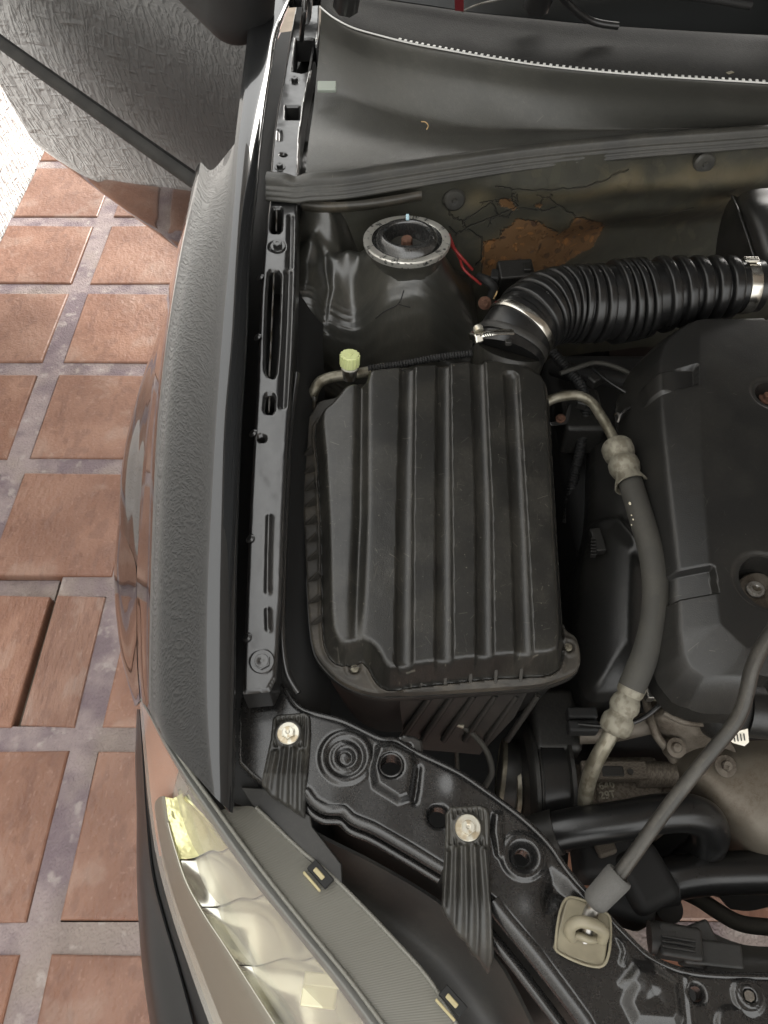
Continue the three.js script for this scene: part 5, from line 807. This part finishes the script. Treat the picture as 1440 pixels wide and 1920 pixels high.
// ---------------------------------------------------------------- headlamp
{
  const l0 = pts([[262, 1325, 0.675], [270, 1420, 0.67], [280, 1520, 0.66], [294, 1610, 0.645], [323, 1720, 0.635], [360, 1830, 0.62], [403, 1950, 0.605]]), l1 = pts([[263, 1318, 0.73], [290, 1410, 0.735], [322, 1520, 0.73], [365, 1640, 0.72], [430, 1760, 0.705], [545, 1950, 0.68]]), l2 = pts([[266, 1313, 0.775], [318, 1416, 0.79], [388, 1530, 0.79], [466, 1642, 0.785], [546, 1742, 0.775], [626, 1842, 0.765], [705, 1950, 0.75]]), l3 = pts([[270, 1313, 0.782], [328, 1411, 0.798], [404, 1519, 0.797], [488, 1634, 0.79], [570, 1738, 0.78], [650, 1836, 0.77], [735, 1950, 0.755]]);
  const inn = (l, dx, dy, dz) => l.map((p) => p.clone().add(V(dx, dy, dz)));
  const lamp = part('headlamp', loft([l0, l1, l2], { nu: 90, k: 10, thick: 0, out: V(-0.5, 0.8, 0.3) }), M.lens, car, 'headlamp with hazed yellowing lens and amber corner');
  part('lens_corner', loft([l2, l2.map((p, i) => p.clone().lerp(l3[i], 0.45).add(V(0, 0.006, 0))), l3], { nu: 90, k: 5, thick: 0.002 }), M.bezel, lamp);
  // outer rim of the lens beside the wing
  part('lens_rim', tube(inn(l3, 0.002, 0.0015, 0), 0.0018, { seg: 90, rad: 8 }), M.flangePlastic, lamp);
  const a = inn(l3, 0.003, -0.001, 0).slice(2), b = pts([[440, 1512, 0.785], [478, 1514, 0.783], [565, 1597, 0.775], [606, 1630, 0.772], [640, 1662, 0.77], [732, 1757, 0.76], [806, 1842, 0.75], [870, 1950, 0.74]]);
  part('lens_flange', loft([a, crPoints(a, 20).map((p, i) => p.lerp(crPoints(b, 20)[i], 0.5)), b], { nu: 90, k: 5, thick: 0.003 }), M.flangePlastic, lamp);
  part('flange_edge', tube(b.slice(1).map((p) => p.clone().add(V(0.001, 0.001, 0))), 0.0017, { seg: 80, rad: 8 }), M.flangePlastic, lamp);
  for (const [x, y] of [[593, 1648], [843, 1888]]) { const p = P(x, y, 0.779 - (y - 1648) * 0.0001); part('lens_clip', merge([box(p.clone().add(V(-0.0035, 0, 0.002)), [0.02, 0.005, 0.0022], { r: 0.0008, ry: -0.78 }), box(p.clone().add(V(0.002, -0.001, -0.004)), [0.011, 0.004, 0.004], { r: 0.001, ry: -0.78 })]), std({ color: rgb(0.42, 0.36, 0.2), roughness: 0.4 }), lamp); part('clip_pocket', box(p.clone().add(V(0.003, -0.003, -0.004)), [0.022, 0.006, 0.010], { r: 0.001, ry: -0.78 }), M.black, lamp); }
  part('lamp_bracket', plate([P(452, 1476, 0.782), P(500, 1478, 0.785), P(582, 1530, 0.78), P(586, 1550, 0.779), P(640, 1620, 0.776), P(642, 1664, 0.772), P(600, 1632, 0.773), P(545, 1585, 0.776), P(478, 1518, 0.782)], 0.004, 0.001, V(0, 1, 0)), M.housing, lamp);
  // inside: outer band, amber corner, four concave mirror fields
  const sub = (l, t0, t1, n = 24) => { const cv = new THREE.CatmullRomCurve3(l, false, 'centripetal'); return Array.from({ length: n }, (_, i) => cv.getPointAt(lerp(t0, t1, i / (n - 1)))); };
  const mid = (p, q, t) => p.map((a, i) => a.clone().lerp(q[i], t));
  const L0 = sub(l0, 0, 1, 40), L1 = sub(l1, 0, 1, 40), L2 = sub(l2, 0, 1, 40);
  const D = pts([[310, 1494, 0.752], [318, 1545, 0.744], [333, 1600, 0.737], [352, 1655, 0.731], [385, 1715, 0.723], [420, 1768, 0.715], [465, 1838, 0.705], [540, 1955, 0.69]]), Rr = pts([[346, 1494, 0.778], [392, 1544, 0.779], [430, 1594, 0.777], [468, 1644, 0.774], [548, 1744, 0.764], [628, 1844, 0.754], [712, 1955, 0.74]]);
  part('outer_band', loft([inn(sub(l0, 0.33, 1), 0.004, -0.004, 0), inn(mid(sub(l0, 0.33, 1), sub(D, 0, 1), 0.5), 0.002, 0.010, 0), inn(sub(D, 0, 1), -0.001, 0.001, 0), inn(sub(D, 0, 1), 0.003, -0.012, 0)], { nu: 80, k: 6, thick: 0.002, out: V(-0.6, 0.7, 0.2) }), M.band, lamp);
  part('divider', tube(inn(sub(D, 0.1, 0.93, 20), -0.0005, 0.0022, 0), 0.0009, { seg: 70, rad: 8 }), M.chrome, lamp);
  const field = (t0, t1, depth, m, name, fl) => { const a = sub(D, t0, t1), b = sub(Rr, t0, t1), c = inn(mid(a, b, 0.5), 0.004, -depth, -0.004); return part(name, loft([a, inn(mid(a, b, 0.22), 0.002, -depth * 0.75, 0), c, inn(mid(a, b, 0.8), 0.001, -depth * 0.7, 0), b], { nu: 60, k: 8, thick: 0.0015, out: V(-0.3, 1, 0.3), disp: (u, v, fu, fv) => -depth * 0.75 * (1 - Math.pow(2 * fu - 1, 2)) * Math.sin(fv * Math.PI) + fl * (1 - Math.pow(2 * ((fu * 5) % 1) - 1, 2)) }), m, lamp); };
  field(0.0, 0.24, 0.006, M.yellowReflector, 'yellow_reflector', 0.0004); field(0.245, 0.43, 0.012, M.chrome, 'reflector_field', 0); field(0.435, 0.68, 0.018, M.chrome, 'reflector_field', 0); field(0.685, 1.0, 0.022, M.chrome, 'reflector_field', 0);
  part('amber_reflector', loft([inn(sub(l0, 0.02, 0.47), 0.003, -0.001, 0), inn(sub(mid(L0, L1, 0.35), 0.01, 0.46), 0.003, 0.002, 0), inn(sub(mid(L0, L1, 0.7), 0.01, 0.38), 0.003, -0.001, 0), inn(sub(L1, 0.01, 0.31), 0.003, -0.004, 0), inn(sub(mid(L1, L2, 0.5), 0.01, 0.26), 0.003, -0.005, 0), inn(sub(mid(L1, L2, 0.88), 0.03, 0.245), 0.001, -0.005, 0)], { nu: 60, k: 8, thick: 0.001, out: V(-0.6, 0.7, 0.3) }), M.amber, lamp);
  part('inner_frame', loft([inn(sub(mid(L1, L2, 0.35), 0.27, 0.32), 0.003, -0.009, 0), inn(sub(mid(L1, L2, 0.9), 0.25, 0.30), 0.001, -0.005, 0)], { nu: 12, k: 4, thick: 0.002 }), M.bezel, lamp);
  part('bulb_shield', box(P(605, 1838, 0.735), [0.03, 0.004, 0.010], { r: 0.0015, ry: -0.1 }), std({ color: rgb(0.6, 0.58, 0.44), roughness: 0.35, metalness: 0.3 }), lamp); part('bulb_shield', box(P(598, 1868, 0.733), [0.028, 0.004, 0.016], { r: 0.0015, ry: -0.1 }), std({ color: rgb(0.6, 0.57, 0.4), roughness: 0.35, metalness: 0.3 }), lamp);
  part('lamp_back', loft([inn(l0, 0.012, -0.09, -0.01), inn(l1, 0.03, -0.1, -0.01), inn(l3, 0.03, -0.09, -0.01)], { nu: 30, k: 4, thick: 0.002 }), M.black, lamp);
}
// ---------------------------------------------------------------- bonnet stay and its clip
{
  const stay = part('bonnet_stay', tube(pts([[1150, 1655, 0.812], [1190, 1600, 0.822], [1240, 1530, 0.838], [1300, 1452, 0.86], [1345, 1397, 0.878], [1378, 1355, 0.892], [1394, 1322, 0.903], [1402, 1290, 0.912], [1409, 1258, 0.922], [1424, 1222, 0.936], [1450, 1180, 0.955], [1520, 1080, 1.0], [1640, 920, 1.07]]), 0.0056, { seg: 140, rad: 18 }), M.rod, car, 'dark steel bonnet stay');
  const a = P(1112, 1695, 0.804), b = P(1163, 1640, 0.818), ax = b.clone().sub(a), L = ax.length();
  part('rubber_grip', lathe([[0.003, -0.002], [0.0065, -0.0015], [0.009, 0.0008], [0.0102, 0.004], [0.0112, L - 0.006], [0.0112, L - 0.002], [0.0102, L], [0.0072, L], [0.006, L - 0.005]], a, ax, 32), M.grommet, stay);
  part('stay_end', tube(pts([[1118, 1690, 0.806], [1106, 1716, 0.80], [1099, 1742, 0.795], [1093, 1768, 0.79], [1087, 1790, 0.783]]), 0.0056, { seg: 24, rad: 16 }), M.bareSteel, stay);
  const cl = part('stay_clip', plate([[1063, 1682], [1070, 1679], [1140, 1712], [1146, 1722], [1134, 1808], [1126, 1816], [1046, 1786], [1039, 1776]].map(([x, y]) => PB(x, y, tb, 0.006)), 0.004, 0.0012, V(0, 1, 0)), M.clipPlastic, car, 'yellowed plastic clip holding the foot of the bonnet stay');
  part('clip_rim', tube([[1064, 1684], [1140, 1715], [1144, 1724], [1131, 1810], [1044, 1782], [1042, 1772]].map(([x, y]) => PB(x, y, tb, 0.0064)), 0.0011, { seg: 80, rad: 8, closed: true }), M.clipPlastic, cl);
  part('clip_loop', tube(pts([[1128, 1762, 0.796], [1131, 1748, 0.804], [1122, 1738, 0.81], [1105, 1731, 0.812], [1086, 1728, 0.81], [1073, 1734, 0.806], [1068, 1746, 0.80], [1074, 1758, 0.794]]), 0.0046, { seg: 50, rad: 14 }), M.clipPlastic, cl);
  part('loop_tongue', tube(pts([[1076, 1752, 0.797], [1092, 1757, 0.8], [1108, 1762, 0.798], [1122, 1760, 0.794]]), 0.003, { seg: 20, rad: 10 }), M.clipPlastic, cl);
}
// ---------------------------------------------------------------- front of the engine
{
  const font = await new FontLoader().loadAsync('fonts/droid/droid_sans_bold.typeface.json');
  const cp = part('compressor', merge([box(P(1165, 1500, 0.62), [0.075, 0.06, 0.075], { r: 0.006 }), box(P(1150, 1446, 0.662), [0.068, 0.012, 0.02], { r: 0.003 }), along(new THREE.CylinderGeometry(0.013, 0.013, 0.04, 24), P(1228, 1452, 0.655), V(1, 0, 0)), box(P(1228, 1505, 0.625), [0.032, 0.03, 0.05], { r: 0.004 }), box(P(1085, 1500, 0.625), [0.03, 0.06, 0.06], { r: 0.008 })]), M.alloy, car, 'cast alloy compressor body');
  part('recess', box(P(1149, 1446, 0.6685), [0.022, 0.002, 0.0105], { r: 0.001 }), M.housing, cp); part('dowel', lathe([[0, 0.001], [0.003, 0.001], [0.0032, 0]], P(1182, 1447, 0.669), V(0, 1, 0), 16), M.housing, cp);
  const dp = P(1140, 1495, 0.6505), t = (s, x, y) => { const g = new TextGeometry(s, { font, size: 0.0072, depth: 0.0016, curveSegments: 3 }).rotateX(-Math.PI / 2).rotateY(0.12); const p = P(x, y, 0.6502); return g.translate(p.x, p.y, p.z); };
  part('cast_digits', merge([t('640', 1124, 1481), t('29T', 1125, 1499)]), M.fitting, cp);
  const pu = part('pulley', lathe([[0.0, -0.012], [0.022, -0.012], [0.024, -0.008], [0.06, -0.006], [0.066, -0.002], [0.068, 0.0], [0.068, 0.004], [0.064, 0.006], [0.064, 0.034], [0.068, 0.036], [0.068, 0.04], [0, 0.04]], P(985, 1470, 0.615), V(1, 0, 0), 64), M.coverPlastic, car, 'black belt pulley');
  part('belt', lathe([[0.0645, 0.008], [0.0665, 0.008], [0.0665, 0.032], [0.0645, 0.032]], P(985, 1470, 0.615), V(1, 0, 0), 64), M.rubber, pu); part('pulley_rim', lathe([[0.028, -0.014], [0.031, -0.013], [0.032, -0.009], [0.028, -0.010]], P(985, 1470, 0.615), V(1, 0, 0), 48), M.pipe, pu);
  part('idler', lathe([[0.0, 0], [0.036, 0], [0.038, 0.004], [0.038, 0.02], [0.036, 0.024], [0, 0.024]], P(938, 1450, 0.61), V(1, 0, 0.15), 48), M.housing, pu); part('idler_rim', lathe([[0.034, -0.002], [0.037, -0.001], [0.038, 0.003], [0.034, 0.001]], P(938, 1450, 0.61), V(1, 0, 0.15), 48), M.pipe, pu);
  part('belt_cover', box(P(1030, 1372, 0.64), [0.05, 0.08, 0.07], { r: 0.008 }), M.housing, pu);
  const ah = part('thermostat_housing', loft([pts([[1205, 1345, 0.70], [1225, 1312, 0.715], [1262, 1296, 0.722], [1320, 1296, 0.72]]), pts([[1198, 1366, 0.695], [1240, 1340, 0.735], [1285, 1330, 0.738], [1350, 1330, 0.73]]), pts([[1245, 1392, 0.69], [1268, 1372, 0.72], [1300, 1364, 0.726], [1360, 1370, 0.715]]), pts([[1262, 1425, 0.66], [1290, 1410, 0.68], [1330, 1400, 0.69], [1380, 1410, 0.68]])], { nu: 40, k: 8, thick: 0.006, disp: (u, v) => 0.004 * N3(u * 40, v * 40) }), M.alloy, car, 'stained alloy housing under the cover');
  part('alloy_arm', tube(pts([[1085, 1375, 0.69], [1140, 1372, 0.695], [1190, 1362, 0.70], [1230, 1352, 0.705]]), 0.011, { seg: 30, rad: 14 }), M.alloy, ah); part('casting_rib', tube(pts([[1208, 1300, 0.722], [1218, 1340, 0.73], [1228, 1372, 0.725], [1250, 1405, 0.70], [1262, 1425, 0.68]]), 0.0042, { seg: 30, rad: 10 }), M.alloy, ah); part('casting_rib', tube(pts([[1245, 1336, 0.737], [1280, 1352, 0.738], [1310, 1356, 0.735], [1350, 1352, 0.73]]), 0.0036, { seg: 30, rad: 10 }), M.alloy, ah);
  part('ear', lathe([[0, 0.004], [0.004, 0.004], [0.0055, 0.001], [0.0095, 0.001], [0.0105, -0.004], [0.0105, -0.012]], P(1268, 1402, 0.712), V(0, 1, 0.3), 24), M.alloy, ah);
  for (const [x, y, w] of [[1090, 1340, 0.03], [1092, 1365, 0.03]]) part('harness_plug', box(P(x, y, 0.715), [w, 0.016, 0.012], { r: 0.003 }), M.black, ah);
  const hs = part('heat_shield', loft([pts([[1262, 1425, 0.655], [1300, 1402, 0.665], [1370, 1392, 0.67], [1470, 1388, 0.67]]), pts([[1268, 1452, 0.65], [1310, 1445, 0.672], [1370, 1430, 0.678], [1470, 1425, 0.678]]), pts([[1290, 1480, 0.635], [1340, 1490, 0.668], [1395, 1490, 0.675], [1480, 1480, 0.675]]), pts([[1320, 1520, 0.60], [1360, 1545, 0.635], [1410, 1560, 0.655], [1490, 1560, 0.66]]), pts([[1345, 1580, 0.55], [1390, 1610, 0.585], [1430, 1620, 0.61], [1500, 1620, 0.62]]), pts([[1340, 1680, 0.48], [1385, 1690, 0.50], [1430, 1690, 0.52], [1500, 1690, 0.53]])], { nu: 50, k: 8, thick: 0.003, disp: (u, v) => 0.004 * N3(u * 25, v * 25) }), M.shield, car, 'brown dulled exhaust heat shield');
  bolt(hs, P(1360, 1436, 0.682), V(0, 1, 0.3), 0.0085, M.alloy, { washer: 1.3 });
  const dome = (t) => 0.0; const rh = part('radiator_hose', tube(pts([[985, 1580, 0.66], [1040, 1560, 0.675], [1100, 1548, 0.683], [1170, 1538, 0.688], [1235, 1526, 0.688], [1285, 1524, 0.684], [1320, 1536, 0.672], [1332, 1565, 0.65], [1318, 1596, 0.62], [1285, 1625, 0.58]]), 0.0185, { seg: 80, rad: 32 }), M.rubber, car, 'upper black radiator hose bending back');
  part('hose_collar', tube(pts([[985, 1578, 0.662], [1020, 1566, 0.67], [1046, 1559, 0.676]]), 0.0212, { seg: 12, rad: 28 }), M.housing, rh);
  const lh = part('radiator_hose', tube(pts([[1205, 1668, 0.60], [1245, 1652, 0.612], [1300, 1640, 0.618], [1370, 1636, 0.618], [1500, 1636, 0.61]]), 0.0205, { seg: 60, rad: 32 }), M.rubber, car, 'lower black radiator hose running to the right');
  part('hose_collar', lathe([[0.0195, 0], [0.0225, 0.001], [0.0225, 0.014], [0.0195, 0.015]], P(1235, 1655, 0.611), V(1, 0.1, -0.1), 32), M.black, lh);
  part('bracket_mass', merge([box(P(1195, 1655, 0.60), [0.05, 0.08, 0.06], { r: 0.012, ry: 0.4 }), box(P(1165, 1690, 0.59), [0.06, 0.06, 0.04], { r: 0.012, ry: -0.3 }), along(new THREE.CylinderGeometry(0.014, 0.014, 0.08, 20), P(1225, 1700, 0.56), V(0.1, 1, 0.2)), box(P(1130, 1605, 0.61), [0.06, 0.05, 0.05], { r: 0.01 })]), M.black, lh);
  part('lower_mass', box(P(1262, 1592, 0.5), [0.12, 0.1, 0.06], { r: 0.02, ry: 0.2 }), M.black, lh); part('rusty_clip', box(P(1135, 1590, 0.64), [0.02, 0.01, 0.016], { r: 0.004, ry: 0.3 }), M.alloy, lh); part('pale_spout', tube(pts([[1160, 1628, 0.63], [1185, 1640, 0.628], [1208, 1650, 0.622]]), 0.011, { seg: 14, rad: 16 }), M.pipe, lh);
  part('cooling_pipe', tube(pts([[1275, 1668, 0.56], [1310, 1685, 0.555], [1345, 1708, 0.55], [1385, 1730, 0.545], [1440, 1738, 0.54], [1520, 1740, 0.535]]), 0.0085, { seg: 40, rad: 16 }), M.hose, lh);
  part('flange_plate', loft([pts([[1330, 1655, 0.57], [1400, 1650, 0.57], [1480, 1650, 0.57]]), pts([[1370, 1705, 0.56], [1405, 1708, 0.56], [1480, 1690, 0.56]])], { nu: 20, k: 4, thick: 0.012 }), M.black, lh);
  const pl = part('fan_plug', merge([box(P(1270, 1768, 0.715), [0.036, 0.024, 0.026], { r: 0.004, ry: -0.15 }), along(new THREE.CylinderGeometry(0.012, 0.013, 0.02, 20), P(1240, 1758, 0.715), V(1, 0.1, 0.1)), box(P(1330, 1790, 0.71), [0.05, 0.02, 0.02], { r: 0.003, ry: -0.1 }), box(P(1310, 1755, 0.70), [0.02, 0.024, 0.02], { r: 0.003, ry: 0.3 })]), M.coverPlastic);
  part('plug_ribs', merge([0, 1, 2].map((i) => box(P(1272, 1760 + i * 9, 0.729), [0.028, 0.003, 0.002], { r: 0.0008, ry: -0.15 }))), M.coverPlastic, pl);
  part('fan_shroud', loft([pts([[1330, 1745, 0.70], [1360, 1760, 0.70], [1400, 1772, 0.70], [1500, 1775, 0.70]]), pts([[1325, 1790, 0.715], [1360, 1796, 0.715], [1400, 1800, 0.715], [1500, 1800, 0.715]]), pts([[1325, 1822, 0.72], [1360, 1824, 0.72], [1400, 1826, 0.72], [1500, 1828, 0.72]])], { nu: 20, k: 4, thick: 0.01 }), M.coverPlastic, pl);
  part('radiator_core', box(V(0.42, 0.45, -0.05), [0.5, 0.45, 0.05], { r: 0.004 }), M.black, pl);
  const wl = part('loop_lead', tube(pts([[768, 1376, 0.70], [795, 1361, 0.708], [830, 1355, 0.712], [866, 1362, 0.712], [895, 1385, 0.71], [915, 1415, 0.705], [922, 1448, 0.70], [912, 1470, 0.69], [898, 1490, 0.67]]), 0.003, { seg: 70, rad: 10 }), M.hose, car, 'grey lead looping below the filter box');
  part('drop_lead', tube(pts([[854, 1362, 0.70], [856, 1400, 0.66], [858, 1450, 0.62]]), 0.0025, { seg: 20, rad: 8 }), M.hose, wl); part('lead_clip', box(P(862, 1359, 0.718), [0.009, 0.004, 0.005], { r: 0.001, ry: -0.3 }), M.zinc, wl);
}
renderer.render(scene, camera);
